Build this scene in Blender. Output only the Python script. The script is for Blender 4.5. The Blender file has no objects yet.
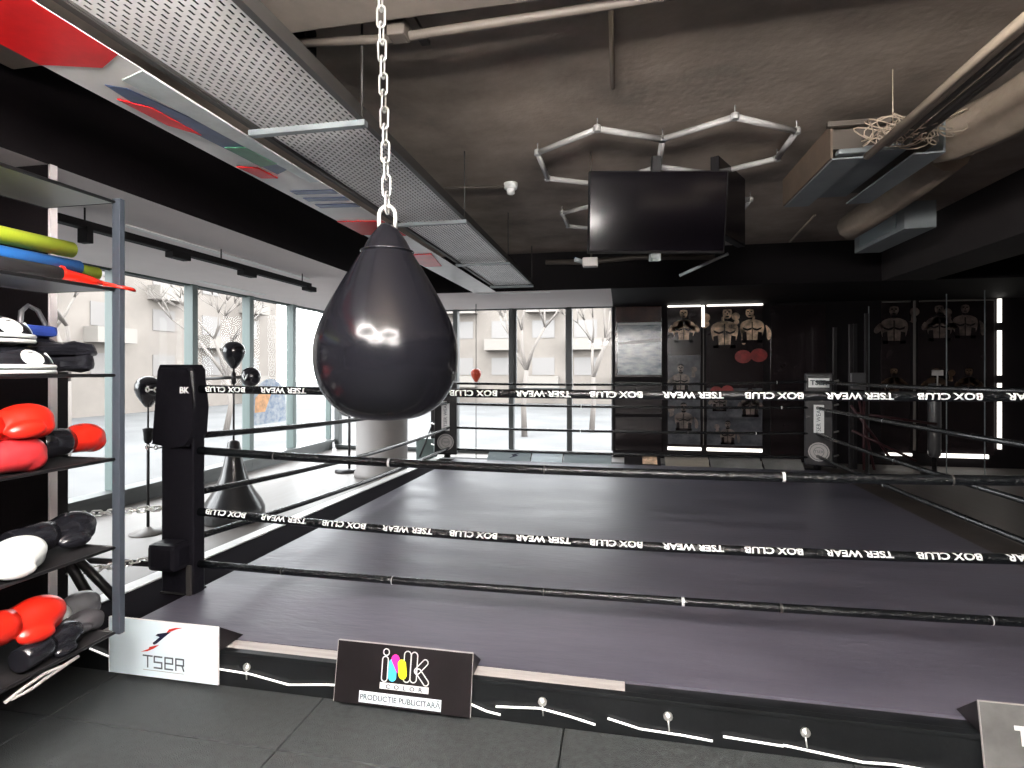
import bpy, bmesh, math, random
from mathutils import Vector, Matrix, noise
random.seed(4)
PI = math.pi
sc = bpy.context.scene
COL = sc.collection

# ---------------------------------------------------------------- materials
def nmat(name, col, rough=0.6, metal=0.0, var=0.0, vscale=4.0, bump=0.0, bscale=40.0, col2=None, coat=0.0, spec=0.5,
         rvar=0.0, detail=6.0, stretch=(1, 1, 1)):
    m = bpy.data.materials.new(name); m.use_nodes = True
    nt = m.node_tree; N = nt.nodes; L = nt.links
    b = N['Principled BSDF']
    b.inputs['Base Color'].default_value = (*col, 1); b.inputs['Roughness'].default_value = rough
    b.inputs['Metallic'].default_value = metal; b.inputs['Coat Weight'].default_value = coat
    b.inputs['Specular IOR Level'].default_value = spec
    tc = N.new('ShaderNodeTexCoord'); mp = N.new('ShaderNodeMapping'); mp.inputs['Scale'].default_value = stretch
    L.new(tc.outputs['Object'], mp.inputs['Vector'])
    if var or col2 or rvar:
        n = N.new('ShaderNodeTexNoise'); n.inputs['Scale'].default_value = vscale; n.inputs['Detail'].default_value = detail
        n.inputs['Roughness'].default_value = 0.62
        L.new(mp.outputs['Vector'], n.inputs['Vector'])
        r = N.new('ShaderNodeValToRGB'); r.color_ramp.elements[0].position = 0.32; r.color_ramp.elements[1].position = 0.7
        c2 = col2 if col2 else tuple(min(1, v * (1 + var)) for v in col)
        c1 = col if col2 else tuple(v * (1 - var) for v in col)
        r.color_ramp.elements[0].color = (*c1, 1); r.color_ramp.elements[1].color = (*c2, 1)
        L.new(n.outputs['Fac'], r.inputs['Fac']); L.new(r.outputs['Color'], b.inputs['Base Color'])
        if rvar:
            mr = N.new('ShaderNodeMapRange'); mr.inputs['To Min'].default_value = max(0.03, rough - rvar); mr.inputs['To Max'].default_value = min(1, rough + rvar)
            mr.inputs['From Min'].default_value = 0.3; mr.inputs['From Max'].default_value = 0.7
            L.new(n.outputs['Fac'], mr.inputs['Value']); L.new(mr.outputs['Result'], b.inputs['Roughness'])
    if bump:
        n2 = N.new('ShaderNodeTexNoise'); n2.inputs['Scale'].default_value = bscale; n2.inputs['Detail'].default_value = 4
        L.new(mp.outputs['Vector'], n2.inputs['Vector'])
        bp = N.new('ShaderNodeBump'); bp.inputs['Strength'].default_value = bump; bp.inputs['Distance'].default_value = 0.02
        L.new(n2.outputs['Fac'], bp.inputs['Height']); L.new(bp.outputs['Normal'], b.inputs['Normal'])
    return m

def emat(name, col, s):
    m = bpy.data.materials.new(name); m.use_nodes = True
    b = m.node_tree.nodes['Principled BSDF']; b.inputs['Base Color'].default_value = (*col, 1)
    b.inputs['Emission Color'].default_value = (*col, 1); b.inputs['Emission Strength'].default_value = s
    return m

M = {}
M['concrete'] = nmat('stained concrete', (0.15, 0.127, 0.107), 0.85, var=0.0, vscale=1.4, col2=(0.27, 0.228, 0.19), bump=0.12, bscale=18, detail=9)
M['concrete_slab'] = nmat('brown stained concrete slab', (0.17, 0.14, 0.118), 0.85, col2=(0.42, 0.345, 0.285), vscale=1.15, bump=0.2, bscale=18, detail=9)
M['black_wall'] = nmat('black painted wall', (0.0045, 0.003, 0.004), 0.7, spec=0.2, var=0.25, vscale=2, bump=0.08, bscale=60)
M['brown_beam'] = nmat('dark brown beam paint', (0.022, 0.017, 0.017), 0.7, var=0.2, vscale=2)
M['soffit'] = nmat('grey white plaster', (0.86, 0.80, 0.79), 0.8, var=0.03, vscale=2)
M['rubber'] = nmat('speckled dark rubber', (0.018, 0.021, 0.022), 0.40, col2=(0.080, 0.087, 0.088), vscale=38.0, bump=0.5, bscale=220, rvar=0.10, detail=12)
M['gap'] = nmat('tile gap', (0.01, 0.01, 0.01), 0.9)
M['vinyl_floor'] = nmat('pale worn floorboards', (0.17, 0.155, 0.147), 0.5, var=0.13, vscale=2, stretch=(8, 0.6, 1), rvar=0.08)
M['canvas'] = nmat('purple grey ring canvas', (0.062, 0.059, 0.078), 0.44, col2=(0.118, 0.112, 0.142), vscale=1.6, stretch=(0.6, 2.2, 1), bump=0.12, bscale=14, rvar=0.07, detail=10)
M['ledge'] = nmat('bare pale ledge board', (0.34, 0.315, 0.30), 0.5, col2=(0.5, 0.47, 0.45), vscale=3, stretch=(1, 14, 1), bump=0.2, bscale=40)
M['ledge_brown'] = nmat('brown worn ledge', (0.06, 0.048, 0.042), 0.5, var=0.3, vscale=5)
M['base_black'] = nmat('black satin board', (0.008, 0.009, 0.010), 0.35, spec=0.35, var=0.35, vscale=5, bump=0.06)
M['rope'] = nmat('glossy black rope cover', (0.004, 0.005, 0.006), 0.27, spec=0.35, bump=0.7, bscale=45, coat=0.22)
M['pad'] = nmat('black pad vinyl', (0.006, 0.0055, 0.008), 0.40, spec=0.3, bump=0.35, bscale=9)
M['black_leather'] = nmat('gloss black leather', (0.010, 0.010, 0.013), 0.22, bump=0.14, bscale=10, coat=0.35)
M['bag'] = nmat('black bag leather', (0.006, 0.006, 0.008), 0.19, spec=0.24, bump=0.10, bscale=5, coat=0.05)
M['black_matt'] = nmat('matt black', (0.010, 0.009, 0.010), 0.75, spec=0.25)
M['black_metal'] = nmat('black powder coated steel', (0.012, 0.011, 0.012), 0.42, metal=0.2)
M['dark_red_metal'] = nmat('dark maroon steel', (0.045, 0.015, 0.018), 0.45, metal=0.2)
M['grey_metal'] = nmat('blue grey painted steel', (0.045, 0.054, 0.068), 0.45, metal=0.1)
M['frame_green'] = nmat('grey green window frame', (0.075, 0.105, 0.10), 0.5)
M['frame_dark'] = nmat('dark window frame', (0.05, 0.055, 0.055), 0.45)
M['chrome'] = nmat('bright galvanised chain', (0.85, 0.84, 0.81), 0.3, metal=0.75)
M['galv'] = nmat('galvanised sheet', (0.88, 0.86, 0.845), 0.45, metal=0.15, var=0.1, vscale=7)
M['rail_metal'] = nmat('dull tray rail', (0.07, 0.066, 0.063), 0.5, metal=0.5)
M['duct_metal'] = nmat('bluish duct sheet', (0.25, 0.275, 0.285), 0.5, metal=0.3, var=0.1)
M['duct_brown'] = nmat('brown duct side', (0.15, 0.11, 0.08), 0.6, var=0.2)
M['insul'] = nmat('beige pipe insulation', (0.30, 0.24, 0.185), 0.75, var=0.12, vscale=9, bump=0.4, bscale=14)
M['pipe'] = nmat('pale plastic pipe', (0.42, 0.34, 0.26), 0.5, var=0.08)
M['conduit'] = nmat('brown grey conduit', (0.095, 0.079, 0.066), 0.6)
M['hexlight'] = nmat('unlit diffuser tube', (0.42, 0.41, 0.40), 0.4)
M['hexlit'] = emat('lit diffuser tube', (1.0, 0.95, 0.91), 210)
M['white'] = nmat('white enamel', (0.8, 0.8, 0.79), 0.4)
M['letter_white'] = nmat('white print', (0.72, 0.73, 0.72), 0.4)
M['sign_white'] = nmat('white sign board', (0.74, 0.85, 0.90), 0.35, var=0.02)
M['sign_black'] = nmat('black sign board', (0.011, 0.009, 0.010), 0.36, spec=0.3, var=0.25, vscale=3)
M['sign_grey'] = nmat('grey sign board', (0.16, 0.16, 0.155), 0.28, var=0.35, vscale=3)
M['sign_edge'] = nmat('sign board edge', (0.36, 0.34, 0.33), 0.5)
M['sign_blue'] = nmat('pale blue grey board', (0.30, 0.36, 0.38), 0.35)
M['sign_beige'] = nmat('beige board', (0.25, 0.225, 0.19), 0.35)
M['ink'] = nmat('dark blue print', (0.01, 0.012, 0.035), 0.4)
M['text_grey'] = nmat('grey print', (0.07, 0.085, 0.10), 0.4)
M['red_print'] = nmat('red print', (0.65, 0.03, 0.02), 0.4)
M['magenta'] = nmat('magenta print', (0.85, 0.03, 0.33), 0.4)
M['cyan'] = nmat('cyan print', (0.07, 0.55, 0.80), 0.4)
M['yellow'] = nmat('yellow print', (0.85, 0.80, 0.02), 0.4)
M['red'] = nmat('gloss red leather', (0.62, 0.018, 0.008), 0.3, bump=0.1, bscale=14, coat=0.3)
M['red_worn'] = nmat('faded red leather', (0.55, 0.03, 0.035), 0.3, bump=0.1, bscale=10, coat=0.3)
M['white_leather'] = nmat('white leather', (0.66, 0.68, 0.66), 0.4, bump=0.1, bscale=10)
M['grey_leather'] = nmat('grey leather', (0.07, 0.07, 0.075), 0.28, bump=0.1, bscale=10, coat=0.3)
M['base_grey'] = nmat('dark ribbed plastic', (0.028, 0.028, 0.03), 0.3, bump=0.2, bscale=12, coat=0.3)
M['void_black'] = nmat('dull black felt', (0.006, 0.005, 0.007), 1.0, spec=0.03)
M['lime'] = nmat('lime foam', (0.50, 0.62, 0.03), 0.7)
M['blue_foam'] = nmat('blue foam', (0.03, 0.19, 0.60), 0.6)
M['grey_foam'] = nmat('charcoal foam', (0.03, 0.028, 0.032), 0.75)
M['blue_cloth'] = nmat('royal blue cloth', (0.01, 0.03, 0.18), 0.6)
M['tape'] = nmat('silver tape', (0.6, 0.6, 0.6), 0.3)
M['screen'] = nmat('dark glossy screen', (0.005, 0.004, 0.006), 0.13, spec=0.4)
M['led'] = emat('white led strip', (1.0, 0.95, 0.88), 1.6)
M['led_dim'] = nmat('dim metal strip', (0.12, 0.11, 0.10), 0.5)
M['tube_led'] = emat('white light tube', (1.0, 0.98, 0.95), 0.62)
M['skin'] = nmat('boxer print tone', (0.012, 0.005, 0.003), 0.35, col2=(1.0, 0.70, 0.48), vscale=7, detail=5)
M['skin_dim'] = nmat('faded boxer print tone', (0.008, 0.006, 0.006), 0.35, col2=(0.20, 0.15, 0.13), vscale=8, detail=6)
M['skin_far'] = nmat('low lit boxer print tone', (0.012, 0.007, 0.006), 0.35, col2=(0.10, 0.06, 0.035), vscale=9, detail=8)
M['print_dark'] = nmat('dark poster ground', (0.014, 0.010, 0.011), 0.18, var=0.3, vscale=3)
M['print_slate'] = nmat('slate poster ground', (0.035, 0.038, 0.046), 0.22, col2=(0.10, 0.10, 0.11), vscale=6)
M['print_red'] = nmat('red glove print', (0.22, 0.02, 0.02), 0.35, var=0.4, vscale=12)
M['panel_pale'] = nmat('mottled pale blue', (0.13, 0.16, 0.19), 0.2, col2=(0.42, 0.46, 0.48), vscale=5, stretch=(1, 1, 3))
M['panel_maroon'] = nmat('mottled maroon', (0.05, 0.015, 0.012), 0.2, var=0.4, vscale=5)
M['facade'] = nmat('cream apartment render', (0.14, 0.122, 0.108), 0.9, var=0.14, vscale=0.4)
M['facade_trim'] = nmat('pale balcony panel', (0.17, 0.155, 0.14), 0.9)
M['facade_glass'] = nmat('distant window', (0.13, 0.12, 0.115), 0.4)
M['bark'] = nmat('pale winter bark', (0.12, 0.105, 0.095), 0.9)
M['snow'] = nmat('snowy street', (0.062, 0.062, 0.063), 0.9, var=0.3, vscale=0.3)
M['column'] = nmat('white column paint', (0.22, 0.205, 0.20), 0.6, var=0.03)
M['banner_white'] = nmat('white gloss banner', (0.85, 0.83, 0.81), 0.3, spec=0.15, var=0.08, vscale=3)
M['banner_red'] = nmat('red gloss banner', (0.72, 0.014, 0.018), 0.3, spec=0.1, var=0.2, vscale=3)
M['banner_blue'] = nmat('navy banner print', (0.05, 0.08, 0.19), 0.3, spec=0.15, var=0.3, vscale=6)
M['banner_grey'] = nmat('silver banner print', (0.55, 0.60, 0.61), 0.3, spec=0.15, var=0.2, vscale=6)
M['banner_green'] = nmat('green banner print', (0.06, 0.18, 0.11), 0.3, spec=0.15, var=0.3, vscale=6)
M['sticker'] = nmat('pale sticker', (0.55, 0.58, 0.60), 0.5, col2=(0.12, 0.20, 0.36), vscale=9)
M['sticker_orange'] = nmat('orange sticker', (0.75, 0.38, 0.16), 0.5, var=0.3, vscale=12)
M['leaf_red'] = nmat('red speed ball leather', (0.45, 0.05, 0.02), 0.4)

def glass_mat():
    m = bpy.data.materials.new('window glass'); m.use_nodes = True
    nt = m.node_tree; N = nt.nodes; L = nt.links
    for n in list(N): N.remove(n)
    o = N.new('ShaderNodeOutputMaterial'); mx = N.new('ShaderNodeMixShader'); t = N.new('ShaderNodeBsdfTransparent'); g = N.new('ShaderNodeBsdfGlossy')
    fr = N.new('ShaderNodeFresnel'); fr.inputs['IOR'].default_value = 1.12
    t.inputs['Color'].default_value = (0.93, 0.95, 0.94, 1); g.inputs['Roughness'].default_value = 0.02
    L.new(fr.outputs[0], mx.inputs[0]); L.new(t.outputs[0], mx.inputs[1]); L.new(g.outputs[0], mx.inputs[2]); L.new(mx.outputs[0], o.inputs[0])
    return m
M['glass'] = glass_mat()

# ---------------------------------------------------------------- helpers
class MB:
    def __init__(s): s.bm = bmesh.new(); s.mi = 0
    def _v(s, vs, faces, sm=False):
        v = [s.bm.verts.new(p) for p in vs]
        for f in faces:
            try:
                fc = s.bm.faces.new([v[i] for i in f]); fc.material_index = s.mi; fc.smooth = sm
            except ValueError: pass
        return v
    def box(s, x0, x1, y0, y1, z0, z1, bev=0.0, mtx=None):
        b2 = bmesh.new(); bmesh.ops.create_cube(b2, size=1)
        for v in b2.verts: v.co = Vector(((x0+x1)/2 + v.co.x*(x1-x0), (y0+y1)/2 + v.co.y*(y1-y0), (z0+z1)/2 + v.co.z*(z1-z0)))
        if bev: bmesh.ops.bevel(b2, geom=list(b2.edges), offset=bev, segments=2, affect='EDGES', profile=0.6)
        if mtx is not None: bmesh.ops.transform(b2, matrix=mtx, verts=b2.verts)
        s.add(b2, smooth=False); return s
    def add(s, b2, smooth=True):
        b2.verts.index_update(); vm = [s.bm.verts.new(v.co) for v in b2.verts]
        for f in b2.faces:
            try:
                nf = s.bm.faces.new([vm[v.index] for v in f.verts]); nf.smooth = smooth; nf.material_index = s.mi
            except ValueError: pass
        b2.free(); return s
    def quadbox(s, pts, z0, z1):      # prism over a plan polygon
        n = len(pts); vs = [(p[0], p[1], z0) for p in pts] + [(p[0], p[1], z1) for p in pts]
        s._v(vs, [tuple(range(n-1, -1, -1)), tuple(range(n, 2*n))] + [(i, (i+1) % n, n+(i+1) % n, n+i) for i in range(n)]); return s
    def prism(s, pts3, d):            # planar polygon extruded along vector d
        n = len(pts3); d = Vector(d); vs = [Vector(p) for p in pts3] + [Vector(p)+d for p in pts3]
        s._v(vs, [tuple(range(n-1, -1, -1)), tuple(range(n, 2*n))] + [(i, (i+1) % n, n+(i+1) % n, n+i) for i in range(n)]); return s
    def tube(s, pts, r, n=10, caps=True, closed=False):
        P = [Vector(p) for p in pts]; R = r if isinstance(r, (list, tuple)) else [r]*len(P)
        m = len(P); rings = []; up = None
        for i, p in enumerate(P):
            if closed: t = (P[(i+1) % m] - P[i-1]).normalized()
            else: t = (P[min(i+1, m-1)] - P[max(i-1, 0)]).normalized()
            if up is None:
                up = Vector((0, 0, 1)) if abs(t.z) < 0.9 else Vector((1, 0, 0))
            a = t.cross(up).normalized(); b = a.cross(t).normalized(); up = b
            rings.append([s.bm.verts.new(p + (a*math.cos(2*PI*k/n) + b*math.sin(2*PI*k/n))*R[i]) for k in range(n)])
        rng = range(m) if closed else range(m-1)
        for i in rng:
            A, B = rings[i], rings[(i+1) % m]
            for k in range(n):
                f = s.bm.faces.new((A[k], A[(k+1) % n], B[(k+1) % n], B[k])); f.smooth = True; f.material_index = s.mi
        if caps and not closed:
            for rg in (rings[0][::-1], rings[-1]):
                f = s.bm.faces.new(rg); f.material_index = s.mi
        return s
    def lathe(s, prof, c=(0, 0, 0), n=32, sx=1, sy=1):
        rings = []
        for r, z in prof:
            rings.append([s.bm.verts.new((c[0]+sx*r*math.cos(2*PI*k/n), c[1]+sy*r*math.sin(2*PI*k/n), c[2]+z)) for k in range(n)])
        for A, B in zip(rings, rings[1:]):
            for k in range(n):
                f = s.bm.faces.new((A[k], A[(k+1) % n], B[(k+1) % n], B[k])); f.smooth = True; f.material_index = s.mi
        for rg in (rings[0][::-1], rings[-1]):
            f = s.bm.faces.new(rg); f.smooth = True; f.material_index = s.mi
        return s
    def ell(s, c, r, rot=None, seg=20):
        b2 = bmesh.new(); bmesh.ops.create_uvsphere(b2, u_segments=seg, v_segments=seg//2+2, radius=1)
        mt = Matrix.Translation(c) @ (rot.to_4x4() if rot else Matrix.Identity(4)) @ Matrix.Diagonal((r[0], r[1], r[2], 1))
        bmesh.ops.transform(b2, matrix=mt, verts=b2.verts); return s.add(b2)
    def build(s, name, mats, parent=None, label=None):
        me = bpy.data.meshes.new(name); bmesh.ops.recalc_face_normals(s.bm, faces=s.bm.faces) if len(s.bm.faces) < 40000 else None
        s.bm.to_mesh(me); s.bm.free()
        o = bpy.data.objects.new(name, me); COL.objects.link(o)
        for m in (mats if isinstance(mats, (list, tuple)) else [mats]): me.materials.append(M[m] if isinstance(m, str) else m)
        if parent is not None:
            o.parent = parent; o.matrix_parent_inverse = Matrix.Translation(parent.location).inverted() if parent.type == 'EMPTY' and parent.get('world_parts') else Matrix.Identity(4)
        if label: o['label'] = label
        return o

def tag(o, label, cat, group=None, kind=None):
    o['label'] = label; o['category'] = cat
    if group: o['group'] = group
    if kind: o['kind'] = kind
    return o
def thing(name, label, cat, loc=(0, 0, 0), rz=0, group=None, world=False):
    o = bpy.data.objects.new(name, None); COL.objects.link(o); o.location = loc; o.rotation_euler = (0, 0, rz); o.empty_display_size = 0.1
    if world: o['world_parts'] = 1
    return tag(o, label, cat, group)
def struct(o): o['kind'] = 'structure'; return o
def dup(o, parent=None):
    c = o.copy(); COL.objects.link(c)
    if parent is not None: c.parent = parent
    for ch in list(o.children): dup(ch, c)
    return c

def text_bm(s, size, depth=0.001, sx=1.0, align='CENTER', bold=0.0):
    cu = bpy.data.curves.new('t', 'FONT'); cu.body = s; cu.size = size; cu.align_x = align; cu.align_y = 'CENTER'; cu.extrude = depth; cu.resolution_u = 3; cu.offset = bold
    ob = bpy.data.objects.new('t', cu); COL.objects.link(ob)
    dg = bpy.context.evaluated_depsgraph_get(); me = bpy.data.meshes.new_from_object(ob.evaluated_get(dg))
    bpy.data.objects.remove(ob); bpy.data.curves.remove(cu)
    b = bmesh.new(); b.from_mesh(me); bpy.data.meshes.remove(me)
    for v in b.verts: v.co.x *= sx
    return b
# a flat drawing frame standing on a board: u right, v up, origin O, n toward the viewer
class Board:
    def __init__(s, O, u, v):
        s.O = Vector(O); s.u = Vector(u).normalized(); s.v = Vector(v).normalized(); s.n = s.u.cross(s.v).normalized()
    def p(s, a, b, h=0.0): return s.O + s.u*a + s.v*b + s.n*h
    def mtx(s, a, b, h=0.0):
        m = Matrix.Identity(4)
        for i, w in enumerate((s.u, s.v, s.n, s.p(a, b, h))):
            for j in range(3): m[j][i] = w[j]
        return m
    def text(s, mb, txt, a, b, size, h=0.002, sx=1.0, rot=0.0, bold=0.0):
        t = text_bm(txt, size, 0.0006, sx, bold=bold); bmesh.ops.transform(t, matrix=s.mtx(a, b, h) @ Matrix.Rotation(rot, 4, 'Z'), verts=t.verts); mb.add(t, False)
    def poly(s, mb, pts, h=0.0015, d=0.001): mb.prism([s.p(a, b, h) for a, b in pts], s.n*d)
    def stroke(s, mb, pts, w, h=0.0015, closed=False, d=0.001):
        q = list(pts) + ([pts[0]] if closed else [])
        for (a0, b0), (a1, b1) in zip(q, q[1:]):
            dx, dy = a1-a0, b1-b0; l = math.hypot(dx, dy) or 1e-6; ex, ey = dx/l*w/2, dy/l*w/2; nx, ny = -ey, ex
            s.poly(mb, [(a0-ex*.8+nx, b0-ey*.8+ny), (a1+ex*.8+nx, b1+ey*.8+ny), (a1+ex*.8-nx, b1+ey*.8-ny), (a0-ex*.8-nx, b0-ey*.8-ny)], h, d)
def capsule(a0, b0, a1, b1, r, n=8):
    ang = math.atan2(b1-b0, a1-a0); out = []
    for k in range(n+1): t = ang - PI/2 + PI*k/n; out.append((a1+r*math.cos(t), b1+r*math.sin(t)))
    for k in range(n+1): t = ang + PI/2 + PI*k/n; out.append((a0+r*math.cos(t), b0+r*math.sin(t)))
    return out
def disc(a, b, ra, rb=None, n=20): rb = rb or ra; return [(a+ra*math.cos(2*PI*k/n), b+rb*math.sin(2*PI*k/n)) for k in range(n)]

# ================================================================= THE SETTING
XL, XR, YF, YB, ZC, ZS = -5.4, 6.2, 9.67, -3.2, 3.12, 2.6
mb = MB(); mb.box(XL-.3, XR+.3, YB-.3, YF+.3, -0.12, -0.02); mb.mi = 1
x = -2.43
xs = [-2.43 + 1.1*k for k in range(-1, 9)]; ys = [-3.2, -2.45, -1.35, -0.25, 0.85, 1.95, 2.40]
for i in range(len(xs)-1):
    for a, b_ in zip(ys, ys[1:]): mb.box(xs[i]+.003, min(xs[i+1], XR)-.003, a+.003, b_-.003, -0.02, 0.0, bev=0.003)
mb.mi = 2; mb.box(XL, XR, 2.40, YF, -0.02, 0.0); mb.box(XL, -3.53, YB, 2.4, -0.02, 0.0)
struct(mb.build('floor', ['gap', 'rubber', 'vinyl_floor']))
mb = MB(); mb.box(XL-.3, XR+.3, YB-.3, YF+.3, ZC, ZC+0.2); struct(mb.build('ceiling', 'concrete_slab'))
# downstand concrete beam that crosses the room above the bag
mb = MB(); mb.box(-2.9, XR, 1.2, 2.16, 2.96, ZC, bev=0.01); struct(mb.build('trim_1', 'concrete'))
# lowered bulkheads: black faces with pale undersides beside the windows
mb = MB(); mb.box(XL, -3.0, YB, YF, ZS, ZC); o = struct(mb.build('trim_2', ['black_wall', 'soffit']))
for f in o.data.polygons:
    if f.normal.z < -.5: f.material_index = 1
mb = MB(); mb.box(-3.0, -0.12, 7.55, YF, ZS, ZC); o = struct(mb.build('trim_3', ['black_wall', 'soffit']))
for f in o.data.polygons:
    if f.normal.z < -.5: f.material_index = 1
mb = MB(); mb.box(-0.12, XR, 7.55, YF, ZS, ZC); struct(mb.build('trim_4', 'black_wall'))
mb = MB(); mb.box(3.17, 3.75, YB, 7.55, ZS, ZC, bev=.006); struct(mb.build('trim_5', 'brown_beam'))
mb = MB(); mb.box(XR, XR+.25, YB, YF, 0, ZC); struct(mb.build('wall_right', 'black_wall'))
mb = MB(); mb.box(XL-.3, XR+.25, YB-.25, YB, 0, ZC); struct(mb.build('wall_back', 'black_wall'))
mb = MB(); mb.box(-0.12, XR, YF, YF+.25, 0, ZC); mb.box(XL-.3, -0.12, YF, YF+.2, ZS, ZC); struct(mb.build('wall_front', 'black_wall'))
mb = MB(); mb.box(XL-.25, XL, YB, 2.5, 0, ZC); mb.box(XL-.25, XL, 2.5, YF+.2, ZS, ZC); mb.box(XL-.25, XL, 2.5, 2.62, 0, ZC); struct(mb.build('wall_left', 'black_wall'))
mb = MB(); mb.box(XL, -3.0, 2.407, 2.445, 0, ZS); struct(mb.build('wall_partition', 'black_wall'))
mb = MB(); mb.box(-3.0, -2.985, 2.407, 2.445, 0, ZS); struct(mb.build('trim_6', 'soffit'))

# windows: floor to soffit bays.  left wall bays along Y, front wall bays along X
def window(idx, axis, a0, a1, dark, opening=False):
    e = bpy.data.objects.new('window_%d' % idx, None); COL.objects.link(e); e['kind'] = 'structure'
    fm = 'frame_dark' if dark else 'frame_green'
    fr = MB(); hw = 0.045
    def bx(u0, u1, d0, d1, z0, z1, m=fr):
        if axis == 'y': m.box(XL-d1, XL-d0, u0, u1, z0, z1, bev=.004)
        else: m.box(u0, u1, YF+d0, YF+d1, z0, z1, bev=.004)
    bx(a0-hw, a0+hw, -.03, .10, 0.19 if axis == 'y' else .08, ZS)
    bx(a1-.005, a1+.02, 0, .10, 0.1, ZS)
    bx(a0+hw, a1, .03, .07, ZS-.02, ZS)
    if opening:
        bx(a0+hw, a1, -.01, .09, 1.08, 1.18); bx(a0+hw, a0+hw+.05, -.01, .05, 1.18, ZS-.02); bx(a1-.07, a1-.0, -.01, .05, 1.18, ZS-.02)
    else:
        pass
    fr.build('window_frame', fm, e)
    sl = MB(); top = .19 if axis == 'y' else .085
    bx(a0, a1, -.04, .12, 0.0, top-.05, sl); bx(a0, a1, -.09, .12, top-.05, top, sl); sl.build('window_sill', 'frame_dark', e)
    gl = MB()
    if axis == 'y': gl._v([(XL-.05, a0+hw, top), (XL-.05, a1, top), (XL-.05, a1, ZS-.01), (XL-.05, a0+hw, ZS-.01)], [(0, 1, 2, 3)])
    else: gl._v([(a0+hw, YF+.05, top), (a1, YF+.05, top), (a1, YF+.05, ZS-.01), (a0+hw, YF+.05, ZS-.01)], [(0, 1, 2, 3)])
    gl.build('window_pane', 'glass', e)
    return e
k = 1
for a, b_ in ((2.62, 3.96), (3.96, 5.06), (5.06, 6.17), (6.17, 7.28), (7.28, 8.38), (8.38, 9.6)):
    window(k, 'y', a, b_, False); k += 1
for i, (a, b_) in enumerate(((-5.3, -4.0), (-4.0, -2.95), (-2.95, -1.91), (-1.91, -0.87), (-0.87, -0.14))):
    window(k, 'x', a, b_, True, i == 3); k += 1

# round column beyond the ring
mb = MB(); mb.lathe([(0.385, 0.0), (0.385, 0.06), (0.36, 0.08), (0.36, ZS)], (-3.34, 7.36, 0), 48); struct(mb.build('trim_7', 'column'))
# glass partition edges on the right, recessed slots of light in the soffits
for i, (X, Y, z0, z1) in enumerate(((3.45, 8.6, 1.2, 2.4), (4.42, 8.6, 0.2, 2.55), (4.88, 8.6, 0.2, 2.59))):
    m2 = MB(); m2.box(X-.005, X+.005, Y-.005, Y+.005, 0.0, z1); struct(m2.build('trim_%d' % (8+i), 'duct_metal'))
# dark vertical panels with seams on the front wall, below the glossy panel
for i, (X0, X1, z0, z1) in enumerate(((-0.08, 0.70, 0.75, 1.30), (-0.08, 0.70, 0.12, 0.70), (2.42, 3.25, 0.05, 2.55))):
    m2 = MB(); m2.box(X0, X1, YF-.02, YF, z0, z1, bev=.004); struct(m2.build('trim_%d' % (11+i), 'print_dark'))

# ================================================================= LIGHTS OVER THE CAMERA SIDE AND CEILING THINGS
def hexpts(cx, cy, R, z, a0=0.0): return [(cx+R*math.cos(a0+PI/3*k), cy+R*math.sin(a0+PI/3*k), z) for k in range(6)]
def hex_light(label, pts, mat, skip=(), r=0.020, group='honeycomb ceiling lights'):
    c = sum((Vector(p) for p in pts), Vector())/6
    t = thing('honeycomb_light', label, 'ceiling light', (c.x, c.y, ZC), group=group, world=True)
    for i in range(6):
        if i in skip: continue
        a, b_ = Vector(pts[i]), Vector(pts[(i+1) % 6]); d = (b_-a).normalized()*.02
        m = MB(); m.tube([a+d, b_-d], r, 10); m.build('light_tube', mat, t)
    for i in range(6):
        if i in skip and (i-1) % 6 in skip: continue
        m = MB(); m.tube([Vector(pts[i])+Vector((0, 0, -.018)), Vector(pts[i])+Vector((0, 0, .02))], .024, 10); m.tube([pts[i], (pts[i][0], pts[i][1], ZC-.001)], .004, 6); m.build('joint', 'hexlight', t)
    return t
ZH = 3.05
A = [(0.28, 3.82), (-0.143, 3.575), (-0.577, 3.886), (-0.575, 4.42), (-0.15, 4.66), (0.288, 4.33)]
B = [(1.125, 3.86), (0.691, 3.568), (0.28, 3.82), (0.288, 4.33), (0.71, 4.57), (1.13, 4.33)]
hex_light('unlit honeycomb ceiling light left of the television top', [(x_, y_, ZH) for x_, y_ in A], 'hexlight')
hex_light('unlit honeycomb ceiling light reaching right above the television', [(x_, y_, ZH) for x_, y_ in B], 'hexlight', skip=(2,))
hex_light('unlit honeycomb ceiling light peeking out left of the screens', [(x_, y_, ZH) for x_, y_ in [(0.28, 5.4), (-0.15, 5.17), (-0.56, 5.43), (-0.55, 5.93), (-0.13, 6.17), (0.28, 5.93)]], 'hexlight')
hex_light('unlit honeycomb ceiling light peeking out right of the screens', [(x_, y_, ZH) for x_, y_ in [(1.165, 5.33), (0.72, 5.1), (0.29, 5.4), (0.28, 5.93), (0.72, 6.1), (1.165, 5.82)]], 'hexlight', skip=(2,))
lit = []
for i, (cx, cy, lb) in enumerate(((-1.08, 0.15, 'left'), (0.02, 0.15, 'middle'), (-0.53, -0.85, 'added rear left'), (0.95, -0.85, 'added rear right'))):
    hex_light('lit honeycomb ceiling light over the entrance side, %s one' % lb, hexpts(cx, cy, 0.5, 2.46), 'hexlit', group='lit honeycomb lights')  # rear lamps added for even light; all hung low to brighten undersides

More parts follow.
